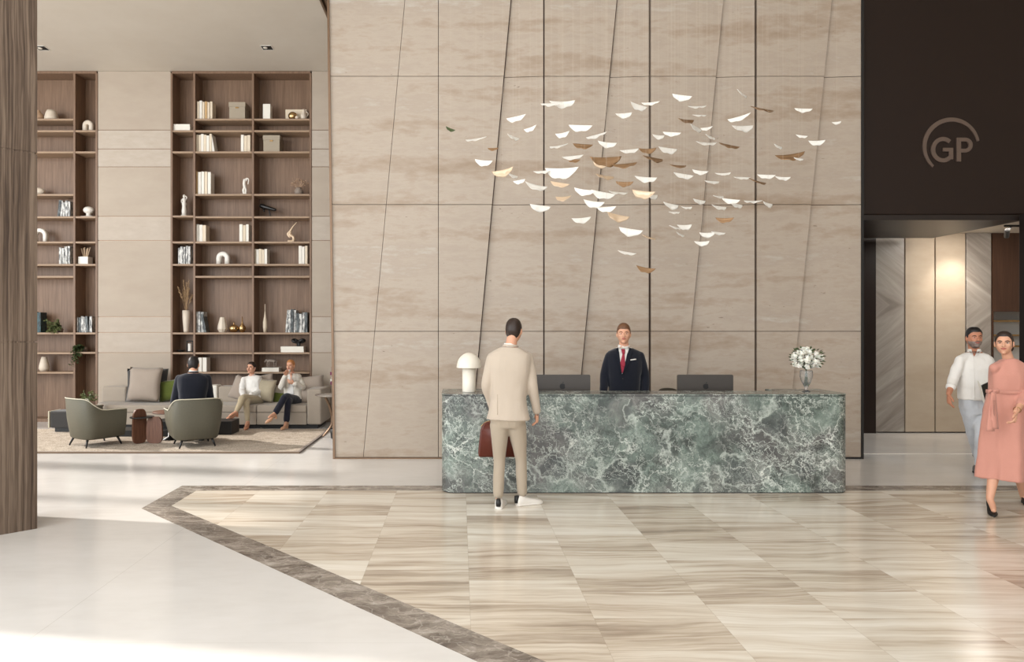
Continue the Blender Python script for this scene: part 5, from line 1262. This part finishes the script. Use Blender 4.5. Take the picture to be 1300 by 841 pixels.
# ---- 2. receptionist behind the desk
Y0 = 8.3
p2 = thing('person', 'receptionist in a navy suit, white shirt and crimson tie standing behind the desk', 'person', (pX(792, Y0), Y0, 0))
J = dict(pel=P_at(792.5, 512, Y0), neck=P_at(792, 441.2, Y0+.02), F=nrm((.05, -1, 0)), Fp=nrm((.05, -1, 0)))
J['shl'] = P_at(774.3, 452.6, Y0); J['shr'] = P_at(812, 452.6, Y0)
J['ell'] = P_at(767.5, 477, Y0+.03); J['elr'] = P_at(818.5, 477, Y0+.03)
J['wrl'] = P_at(766, 504, Y0-.06); J['wrr'] = P_at(819.5, 504, Y0-.06)
for s, x in (('l', 783.5), ('r', 801.5)): J['hip'+s] = P_at(x, 517, Y0); J['kn'+s] = V(pX(x, Y0), Y0-.02, .5); J['an'+s] = V(pX(x, Y0), Y0+.02, .09)
Hd = Head(P_at(791.8, 424.4, Y0-.02), nrm((-.22, -1, 0)))
core, hb, hh = B(), B(), B()
torso(core, J, MALE, .02, 1.05, .93)
for s in 'lr': arm(core, J, s, [.05, .045, .038, .036, .027]); leg(core, J, s, [.07, .058, .042, .040, .034])
Hd.skin(hb); neckpiece(hb, J, Hd, .058)
hand(hh, J['wrl'], nrm((0, -.15, -1)), (1, 0, 0), 1, .7); hand(hh, J['wrr'], nrm((0, -.15, -1)), (-1, 0, 0), -1, .7)
o, bv = fuse_body(core, hb, hh, p2, 'skin'); Hd.features(p2, bv, 'skin', 'hair_brown'); Hd.hair(p2, 'hair_brown', .50, .12, -.55, .10, topk=1.9)
sh_ = B(); torso(sh_, J, MALE, -.1, 1.0, 1.06); cloth('shirt', sh_, 'shirt_white', p2, .010, 2, .001)
jk = B(); shoulders(jk, J, .05, .056); torso(jk, J, [(a_, b_*1.03, c_*1.0) for a_, b_, c_ in JACKET], -.22, .985, 1.0)
for s in 'lr': arm(jk, J, s, [.059, .061, .054, .050, .042], .96)
o, bj = cloth('jacket', jk, 'suit_navy', p2, .008, 3, .003)
patch(bj, [(785.4, 441.2), (798.2, 441.2), (790.3, 475), (789.2, 475)], 14, 24, .004, 'shirt_white', 'shirt_front', p2, Y0-.15)
patch(bj, [(788.6, 443.2), (793.4, 443.2), (793.6, 449.5), (789.8, 449.5)], 4, 4, .018, 'tie', 'tie_knot', p2, Y0-.15)
patch(bj, [(790.4, 449), (792.9, 449), (794.0, 467), (786.9, 463)], 10, 16, .011, 'tie', 'tie', p2, Y0-.15)
patch(bj, [(786.9, 463), (794.0, 467), (790.4, 474), (789.0, 474)], 10, 10, .011, 'tie', 'tie', p2, Y0-.15)
patch(bj, [(784.2, 441.0), (787.0, 441.0), (789.6, 446), (786.6, 449.0)], 6, 6, .013, 'shirt_white', 'collar_wing', p2, Y0-.15)
patch(bj, [(796.8, 441.0), (799.4, 441.0), (796.6, 449.0), (793.0, 446)], 6, 6, .013, 'shirt_white', 'collar_wing', p2, Y0-.15)
patch(bj, [(780.6, 443.0), (784.6, 441.5), (789.6, 476), (783.2, 458)], 12, 20, .018, 'suit_navy', 'lapel', p2, Y0-.15)
patch(bj, [(799.0, 441.5), (803.0, 443.0), (799.2, 460), (790.2, 476)], 12, 20, .018, 'suit_navy', 'lapel', p2, Y0-.15)
patch(bj, [(800.2, 456.6), (807.4, 455.6), (807.8, 457.0), (800.2, 458.2)], 5, 2, .008, 'shirt_white', 'pocket_square', p2, Y0-.15)
bm = B(); collar(bm, J, J['F'], .062, .036, .005, .004); build('shirt_collar', bm, M['shirt_white'], p2, True)
bm = B(); ball(bm, P_at(790.6, 481, Y0-.145), .008, .004, .008, 8, 6); build('button', bm, M['black'], p2)
tr = B(); torso(tr, J, [(-.2, .115, .09), (-.08, .16, .115), (0, .18, .125), (.2, .165, .118), (.3, .16, .115)], -.13, .25)
for s in 'lr': leg(tr, J, s, [.098, .086, .070, .064, .058], .97)
cloth('trousers', tr, 'suit_navy', p2, .010, 2, .003)
for s in 'lr': shoe(p2, 'shoe', (J['an'+s].x, Y0, .0015), (.0, -1, 0), 'black', .29, sole='black')

# ---- 3. walking man in white shirt
Y0 = 8.55
p3 = thing('person', 'bearded man in a white shirt and pale jeans walking in from the lobby', 'person', (pX(1238, Y0), Y0, 0))
J = dict(pel=P_at(1238, 517, Y0), neck=P_at(1237, 447, Y0), F=nrm((-.18, -1, 0)), Fp=nrm((-.15, -1, 0)))
J['shl'] = P_at(1219, 457.5, Y0-.03); J['shr'] = P_at(1255, 457.5, Y0+.03)
J['ell'] = P_at(1210, 482, Y0-.02); J['elr'] = P_at(1263, 483, Y0+.06)
J['wrl'] = P_at(1204.5, 500.5, Y0-.13); J['wrr'] = P_at(1263, 504, Y0-.20)
J['hipl'] = P_at(1231, 523, Y0); J['hipr'] = P_at(1246, 523, Y0)
J['knl'] = P_at(1236, 557, Y0+.10); J['knr'] = P_at(1244.5, 556, Y0-.12)
J['anl'] = P_at(1242, 582, Y0+.42); J['anr'] = P_at(1242, 590, Y0-.02)
Hd = Head(P_at(1236.5, 429.3, Y0-.03), nrm((-.22, -1, 0)), k=1.04)
core, hb, hh = B(), B(), B()
torso(core, J, MALE, .02, 1.05, .93)
for s in 'lr': arm(core, J, s, [.05, .045, .040, .038, .028]); leg(core, J, s, [.07, .058, .042, .040, .034])
Hd.skin(hb); neckpiece(hb, J, Hd, .060)
hand(hh, J['wrl'], nrm((-.04, -.1, -1)), (1, -.2, 0), 1, .75, 1.06); hand(hh, J['wrr'], nrm((-.5, -.4, -.5)), (-.5, .3, .2), -1, 1.0)
o, bv = fuse_body(core, hb, hh, p3, 'skin_tan'); Hd.features(p3, bv, 'skin_tan', 'hair_black'); Hd.hair(p3, 'hair_black', .56, .14, -.55, .10, topk=1.4); Hd.beard(p3, 'beard')
sh_ = B(); shoulders(sh_, J, .048, .054); torso(sh_, J, [(-.1, .18, .135), (0, .178, .13), (.25, .170, .124), (.45, .176, .126), (.68, .194, .134), (.84, .200, .12), (.93, .165, .098), (1.0, .075, .072)], .14, .99)
for s in 'lr': arm(sh_, J, s, [.056, .060, .056, .052, .050], .52)
loft(sh_, [ering(J['pel'].lerp(J['neck'], t), Vector((1, -.15, 0)).normalized(), Vector((.15, 1, 0)).normalized(), a_, b_, 26, 2.4) for t, a_, b_ in ((.35, .172, .126), (.25, .176, .132), (.15, .180, .136))])
o, bj = cloth('shirt', sh_, 'shirt_white', p3, .008, 3, .009, 8, (1, 1, .8))
patch(bj, [(1235.4, 447), (1236.6, 452), (1238.2, 507), (1236.4, 507)], 2, 20, .003, 'shirt_white', 'button_placket', p3, Y0-.15)
patch(bj, [(1232.5, 444.5), (1241.5, 444.5), (1237.2, 452.5), (1236.0, 452.5)], 6, 6, .003, 'skin_tan', 'open_neck', p3, Y0-.15)
patch(bj, [(1229.0, 443.5), (1233.2, 443.5), (1236.2, 453.2), (1231.4, 449.8)], 5, 6, .010, 'shirt_white', 'collar_wing', p3, Y0-.15)
patch(bj, [(1241.0, 443.5), (1245.4, 443.5), (1242.4, 450.5), (1237.4, 453.2)], 5, 6, .010, 'shirt_white', 'collar_wing', p3, Y0-.15)
bm = B(); collar(bm, J, J['F'], .064, .034, .005, .006, open_=.9); build('shirt_collar', bm, M['shirt_white'], p3, True)
bm = B(); e = J['ell'].lerp(J['wrl'], .44); e2 = J['ell'].lerp(J['wrl'], .58); tube(bm, [e, e2], [.054, .052], 16, round_ends=False); build('rolled_cuff', bm, M['shirt_white'], p3, True)
tr = B(); torso(tr, J, [(-.2, .115, .09), (-.08, .150, .11), (0, .166, .118), (.2, .165, .115), (.3, .16, .11)], -.13, .22)
for s in 'lr': leg(tr, J, s, [.088, .076, .058, .052, .046], .99)
cloth('jeans', tr, 'jeans', p3, .008, 3, .008, 12)
a = J['anr']; shoe(p3, 'running_shoe', (a.x-.01, a.y, .0015), (-.25, -1, 0), 'grey_shoe', .29, sole='black')
a = J['anl']; shoe(p3, 'running_shoe', (a.x, a.y+.02, .10), (-.1, -1, -.75), 'grey_shoe', .29, sole='black', u=(0, -.6, 1))
nb = thing('notebook', 'black notebook with a white page edge between the walking man and woman', 'notebook', W(1251, 502, 8.2))
c0, c1 = W(1246.5, 489.5, 8.2), W(1253, 515.5, 8.2)
for nm, off, w_, mt in (('cover', .003, .16, 'black'), ('page_block', -.010, .012, 'paper')):
    bm = B(); ax = (c1-c0).normalized(); q = [c0+V(off, 0, 0), c0+V(off+w_, .06, .05), c1+V(off+w_, .06, .05), c1+V(off, 0, 0)]
    lo = [bm.verts.new(p_) for p_ in q]; hi = [bm.verts.new(p_+V(.003, .02, 0)) for p_ in q]; bm.faces.new(lo); bm.faces.new(hi)
    for i in range(4): bm.faces.new((lo[i], lo[(i+1) % 4], hi[(i+1) % 4], hi[i]))
    build(nm, bm, M[mt], nb)

# ---- 4. walking woman in pink dress
Y0 = 6.8
p4 = thing('person', 'woman in a long dusty pink belted dress and black heels walking at the right edge', 'person', (pX(1278, Y0), Y0, 0))
J = dict(pel=P_at(1277, 530, Y0), neck=P_at(1281, 456.5, Y0+.02), F=nrm((-.25, -1, 0)), Fp=nrm((-.3, -1, 0)))
J['shl'] = P_at(1261.5, 467, Y0-.02); J['shr'] = P_at(1302, 467, Y0+.05)
J['ell'] = P_at(1266, 497, Y0+.18); J['elr'] = P_at(1308, 497, Y0-.06)
J['wrl'] = P_at(1270, 520, Y0+.20); J['wrr'] = P_at(1289.5, 523.5, Y0-.27)
J['hipl'] = P_at(1266, 540, Y0); J['hipr'] = P_at(1290, 540, Y0)
J['knl'] = P_at(1264, 588, Y0-.02); J['knr'] = P_at(1292, 588, Y0+.02)
J['anl'] = P_at(1256.5, 634, Y0-.10); J['anr'] = P_at(1299.5, 631, Y0+.25)
Hd = Head(P_at(1274.8, 436.2, Y0-.02), nrm((-.85, -1, 0)), k=.93, fem=True)
core, hb, hh = B(), B(), B()
torso(core, J, FEM, .02, .97, .86)
for s in 'lr': arm(core, J, s, [.026, .028, .030, .030, .023]); leg(core, J, s, [.085, .072, .050, .047, .030])
a = J['anl']; tube(core, [a, a+V(-.02, -.06, -.045), a+V(-.06, -.13, -.075)], [.03, .028, .022], 12)
a = J['anr']; tube(core, [a, a+V(-.02, -.06, -.045), a+V(-.06, -.12, -.07)], [.03, .028, .022], 12)
Hd.skin(hb); neckpiece(hb, J, Hd, .046)
hand(hh, J['wrr'], nrm((-.35, -.3, -.9)), (-.8, .5, 0), -1, 1.1, .92); hand(hh, J['wrl'], nrm((0, 0, -1)), (1, 0, 0), 1, .7, .92)
o, bv = fuse_body(core, hb, hh, p4, 'skin'); Hd.features(p4, bv, 'skin', 'hair_black'); Hd.hair(p4, 'hair_dark', .60, -.12, -.60, .10, bun=(-.032, -.112, -.05, .042), sharp=.09)
dr = B(); F = J['F']; rgt = nrm(F.cross(UP)); rings = []
prof = [(456.3, .066, .064, 0), (461, .115, .075, 0), (466, .165, .092, 0), (476, .165, .112, 0), (487, .158, .112, 0), (497, .148, .105, 0), (503, .165, .118, .004), (520, .192, .142, .010), (540, .205, .155, .016), (565, .215, .175, .022), (590, .226, .20, .026), (606.3, .232, .21, .028)]
cx0 = [1281, 1281, 1281, 1280.5, 1279, 1277.5, 1277.5, 1277.5, 1277.5, 1277, 1276.5, 1276]
for (y, a_, b_, amp), cx in zip(prof, cx0):
    c = P_at(cx, y, Y0+.0); ring = []
    for i in range(72):
        t = 2*pi*i/72; m_ = 1+amp*6*(sin(5*t+.6)*.55+sin(8*t+1+y*.01)*.35+sin(13*t)*.2); x, y_ = cos(t), sin(t)
        x = math.copysign(abs(x)**(2/2.3), x); y_ = math.copysign(abs(y_)**(2/2.3), y_); ring.append(c+rgt*(a_*x*m_)+F*(b_*y_*m_))
    rings.append(ring)
loft(dr, rings)
arm(dr, J, 'r', [.048, .056, .064, .062, .042], .62); arm(dr, J, 'l', [.042, .044, .048, .050, .042], .5); shoulders(dr, J, .040, .042)
o, bj = cloth('dress', dr, 'dress', p4, .0085, 5, .017, 7, (1, 1, .36))
bm = B(); tb = []
for i in range(41):
    t = 2*pi*i/40; c = P_at(1277.5, 497.5, Y0); o_ = rgt*(.158*cos(t))+F*(.115*sin(t)); tb.append([c+o_*1.0-UP*.017, c+o_*1.045-UP*.015, c+o_*1.045+UP*.015, c+o_*1.0+UP*.017])
loft(bm, tb); build('belt', bm, M['dress'], p4, True)
kx = P_at(1261.5, 497.5, Y0-.13); bm = B(); ball(bm, kx, .022, .018, .018, 12, 8); tube(bm, [kx, kx+V(-.035, -.01, .012), kx+V(-.045, .0, -.008)], [.012, .015, .01], 8, flat=(V(0, 1, 0), .5)); tube(bm, [kx, kx+V(.03, -.01, .012), kx+V(.045, 0, -.01)], [.012, .014, .01], 8, flat=(V(0, 1, 0), .5)); build('belt_knot', bm, M['dress'], p4, True)
for (xs, ye) in (((1261, 1259, 1257.5), 548), ((1262, 1263, 1262.5), 545)):
    bm = B(); rows = []
    for j in range(13):
        f = j/12; x = xs[0]*(1-f)**2+xs[1]*2*f*(1-f)+xs[2]*f*f; y = 498+(ye-498)*f; Yt = Y0-.165-.035*f; wd = .016+.022*f; c = P_at(x, y, Yt); rows.append([c+V(-wd, .0, 0), c+V(0, -.012*cos(f*7), 0), c+V(wd, .0, 0), c+V(wd, .006, 0), c+V(0, .006-.012*cos(f*7), 0), c+V(-wd, .006, 0)])
    loft(bm, rows); build('belt_tail', bm, M['dress'], p4, True)
for s, fd in (('l', (-.55, -1, 0)), ('r', (-.45, -1, 0))):
    a = J['an'+s]; shoe(p4, 'heeled_shoe', (a.x-.0, a.y-.01, .0015), fd, 'black', .25, heel=.055, pump=True, w_=1.0)
bm = B(); q = J['elr'].lerp(J['wrr'], .9); d = nrm(J['wrr']-J['elr']); s1 = d.orthogonal().normalized(); s2 = d.cross(s1)
tube(bm, [q+s1*.029*cos(2*pi*i/12)+s2*.029*sin(2*pi*i/12) for i in range(13)], .003, 6); build('bracelet', bm, M['gold'], p4, True)

# ---- 5. seated man in navy, back to us
Y0 = 10.62; F5 = nrm((-.30, .90, 0)); R5 = nrm(F5.cross(UP))
p5 = thing('person', 'dark-haired man in a navy jacket sitting in the sage armchair, back to the viewer', 'person', (-4.0, 10.6, 0))
C = V(-3.99, 10.56, 0)
J = dict(pel=C+V(0, 0, .51), neck=V(pX(246, 10.62), 10.60, pz(473.5, 10.62)), F=F5, Fp=F5)
shc = J['neck']-UP*.085
J['shl'] = shc-R5*.195; J['shr'] = shc+R5*.195
J['ell'] = C-R5*.25+F5*.10+UP*.64; J['elr'] = C+R5*.25+F5*.10+UP*.64
J['wrl'] = C-R5*.10+F5*.36+UP*.63; J['wrr'] = C+R5*.10+F5*.36+UP*.63
for s, q in (('l', -1), ('r', 1)):
    J['hip'+s] = C+R5*q*.09+F5*.02+UP*.50; J['kn'+s] = C+R5*q*.13+F5*.48+UP*.51; J['an'+s] = C+R5*q*.12+F5*.40+UP*.11
Hd = Head(V(pX(245.3, 10.62), 10.63, pz(463.2, 10.62)), nrm((-.15, 1, 0)), k=1.02)
core, hb, hh = B(), B(), B()
torso(core, J, MALE, .02, 1.05, .93)
for s in 'lr': arm(core, J, s, [.05, .045, .038, .036, .027]); leg(core, J, s, [.07, .058, .042, .040, .034])
Hd.skin(hb); neckpiece(hb, J, Hd, .058)
hand(hh, J['wrl'], nrm(F5+R5*.4), -UP, 1, .8); hand(hh, J['wrr'], nrm(F5-R5*.4), -UP, -1, .8)
o, bv = fuse_body(core, hb, hh, p5, 'skin'); Hd.features(p5, bv, 'skin'); Hd.hair(p5, 'hair_black', .55, .10, -.62, .09)
jk = B(); shoulders(jk, J, .05, .056); torso(jk, J, JACKET, -.03, .985, 1.08)
for s in 'lr': arm(jk, J, s, [.062, .066, .060, .054, .044], .94)
cloth('jacket', jk, 'suit_navy', p5, .009, 3, .004)
bm = B(); collar(bm, J, F5, .060, .034, .004, .002); build('shirt_collar', bm, M['shirt_white'], p5, True)
bm = B(); collar(bm, J, F5, .066, .020, .008, .0); build('jacket_collar', bm, M['suit_navy'], p5, True)
tr = B(); torso(tr, J, [(-.2, .115, .09), (-.08, .16, .115), (0, .18, .128), (.2, .168, .118), (.3, .16, .115)], -.12, .2)
for s in 'lr': leg(tr, J, s, [.098, .088, .072, .066, .056], .93)
cloth('trousers', tr, 'suit_navy', p5, .010, 2, .003)
for s in 'lr': a = J['an'+s]; shoe(p5, 'shoe', (a.x, a.y, .024), F5, 'black', .29, sole='black')

# ---- 6 & 7. seated women
def seated_woman(label, J, head, hair, top, trouser, shoe_mat, toes, lk, hands, skin='skin', bun=None, cardigan=False):
    p = thing('person', label, 'person', (J['pel'].x, J['pel'].y, 0))
    core, hb, hh = B(), B(), B()
    torso(core, J, FEM, .02, 1.05, .93)
    for s in 'lr':
        arm(core, J, s, [.042, .038, .033, .031, .023]); leg(core, J, s, [.066, .056, .042, .040, .031])
        a = J['an'+s]; tube(core, [a, a+toes[s]*.5-UP*0+V(0, 0, .005), a+toes[s]], [.03, .028, .02], 10)
    head.skin(hb); neckpiece(hb, J, head, .045)
    for s, (d, n_, sg, c) in hands.items(): hand(hh, J['wr'+s], d, n_, sg, c, .92)
    o, bv = fuse_body(core, hb, hh, p, skin); head.features(p, bv, skin, hair); head.hair(p, hair, .58, -.05, -.6, .10, bun=bun, sharp=.08)
    tp = B(); shoulders(tp, J, .040, .046); torso(tp, J, [(-.1, .195, .135), (0, .19, .135), (.25, .168, .12), (.45, .165, .12), (.65, .172, .128), (.84, .178, .112), (.93, .145, .088), (1.0, .068, .064)], -.0, .98)
    for s in 'lr': arm(tp, J, s, [.048, .052, .050, .048, .044], .85 if not cardigan else .93)
    o, bj = cloth('blouse' if not cardigan else 'cardigan', tp, top, p, .008, 3, .010, 12)
    tr = B(); torso(tr, J, [(-.2, .15, .11), (0, .178, .125), (.2, .16, .118), (.3, .16, .115)], -.08, .12)
    for s in 'lr': leg(tr, J, s, [.09, .082, .060, .054, lk], .88)
    cloth('trousers', tr, trouser, p, .008, 3, .004, 10)
    return p, bj
Y0 = 12.85
def fs(s): pass
J = dict(pel=P_at(324, 507, 12.88), neck=P_at(319.6, 477.2, 12.93), F=nrm((-.25, -1, 0)), Fp=nrm((-.4, -1, 0)))
J['shl'] = P_at(310.0, 481.8, 12.86); J['shr'] = P_at(329.0, 481.8, 12.96)
J['ell'] = P_at(306.8, 496, 12.78); J['elr'] = P_at(330.8, 496.5, 12.85)
J['wrl'] = P_at(309.0, 503.0, 12.55); J['wrr'] = P_at(316.5, 503.2, 12.55)
J['hipl'] = P_at(319.5, 509, 12.85); J['hipr'] = P_at(328.5, 509, 12.85)
J['knl'] = P_at(312.5, 510.0, 12.31); J['knr'] = P_at(308.5, 505.5, 12.26)
J['anl'] = P_at(314.5, 536.5, 12.24); J['anr'] = P_at(299.5, 524, 12.06)
Hd = Head(P_at(319.2, 467.6, 12.88), nrm((-.3, -1, .1)), k=.93, fem=True)
tl = {'l': V(.0, -.12, -.05), 'r': V(-.07, -.12, -.05)}
p6, bj = seated_woman('brown-haired woman in a white shirt and khaki trousers sitting cross-legged on the sofa', J, Hd, 'hair_dark', 'shirt_white', 'khaki', 'tan_shoe', tl, .042,
    {'l': (nrm((.35, -1, -.2)), -UP, 1, .9), 'r': (nrm((-.5, -1, -.1)), -UP, -1, .9)}, bun=(0, -.1, -.03, .03))
a = J['anl']; shoe(p6, 'shoe', (a.x, a.y-.01, .0245), (.05, -1, 0), 'tan_shoe', .24, heel=.03, pump=True, h_=1.6)
a = J['anr']; shoe(p6, 'shoe', (a.x-.005, a.y-.0, a.z-.085), (-.62, -.75, -.18), 'tan_shoe', .24, heel=.02, pump=True, h_=1.6, u=UP)
bm = B(); collar(bm, J, J['F'], .052, .03, .005, .004, open_=1.2); build('collar', bm, M['shirt_white'], p6, True)
J = dict(pel=P_at(373, 508, 12.9), neck=P_at(370.0, 474.0, 12.93), F=nrm((-.3, -1, 0)), Fp=nrm((-.45, -1, 0)))
J['shl'] = P_at(361.5, 479.2, 12.86); J['shr'] = P_at(379.0, 478.2, 12.97)
J['ell'] = P_at(356.8, 492, 12.75); J['elr'] = P_at(384.8, 492.5, 12.82)
J['wrl'] = P_at(362.5, 477.5, 12.62); J['wrr'] = P_at(373.5, 487.0, 12.65)
J['hipl'] = P_at(367.5, 509, 12.87); J['hipr'] = P_at(377.5, 509, 12.87)
J['knl'] = P_at(366.0, 509.0, 12.31); J['knr'] = P_at(362.0, 504.2, 12.26)
J['anl'] = P_at(363.5, 536.5, 12.24); J['anr'] = P_at(349.0, 525.5, 12.06)
Hd = Head(P_at(369.0, 464.8, 12.88), nrm((-.25, -1, 0)), k=.93, fem=True)
p7, bj = seated_woman('ginger-haired woman in cream cardigan and navy trousers sipping on the sofa', J, Hd, 'hair_ginger', 'cream_knit', 'navy_trouser', 'nude_shoe', tl, .055,
    {'l': (nrm((.3, -.1, 1)), (.5, -.6, 0), -1, 1.1), 'r': (nrm((-.9, -.3, .3)), (0, 1, .3), -1, .9)}, cardigan=True)
patch(bj, [(366.8, 476), (371.2, 476), (373.5, 501), (364.5, 501)], 6, 10, .006, 'shirt_white', 'top', p7, 12.7)
patch(bj, [(367.8, 474.5), (371.0, 474.5), (370.0, 482), (368.8, 482)], 4, 5, .010, 'skin', 'open_neck', p7, 12.7)
a = J['anl']; shoe(p7, 'shoe', (a.x, a.y-.01, .0245), (-.25, -1, 0), 'nude_shoe', .24, heel=.05, pump=True, h_=1.5)
a = J['anr']; shoe(p7, 'shoe', (a.x-.005, a.y-.0, a.z-.10), (-.62, -.70, -.30), 'nude_shoe', .24, heel=.045, pump=True, h_=1.5, u=UP)
cp = thing('cup', 'small white cup held to the mouth of the ginger-haired woman', 'cup', P_at(366.5, 473.5, 12.66))
bm = B(); c = P_at(366.4, 474.6, 12.68); lathe(bm, [(.022, 0), (.034, .03), (.037, .065), (.033, .065), (.028, .02)], c, 16); build('cup_body', bm, M['ceramic_w'], cp, True)
bm = B(); tube(bm, [c+V(-.034, 0, .05), c+V(-.055, 0, .045), c+V(-.05, 0, .02), c+V(-.03, 0, .02)], .004, 6); build('handle', bm, M['ceramic_w'], cp, True)
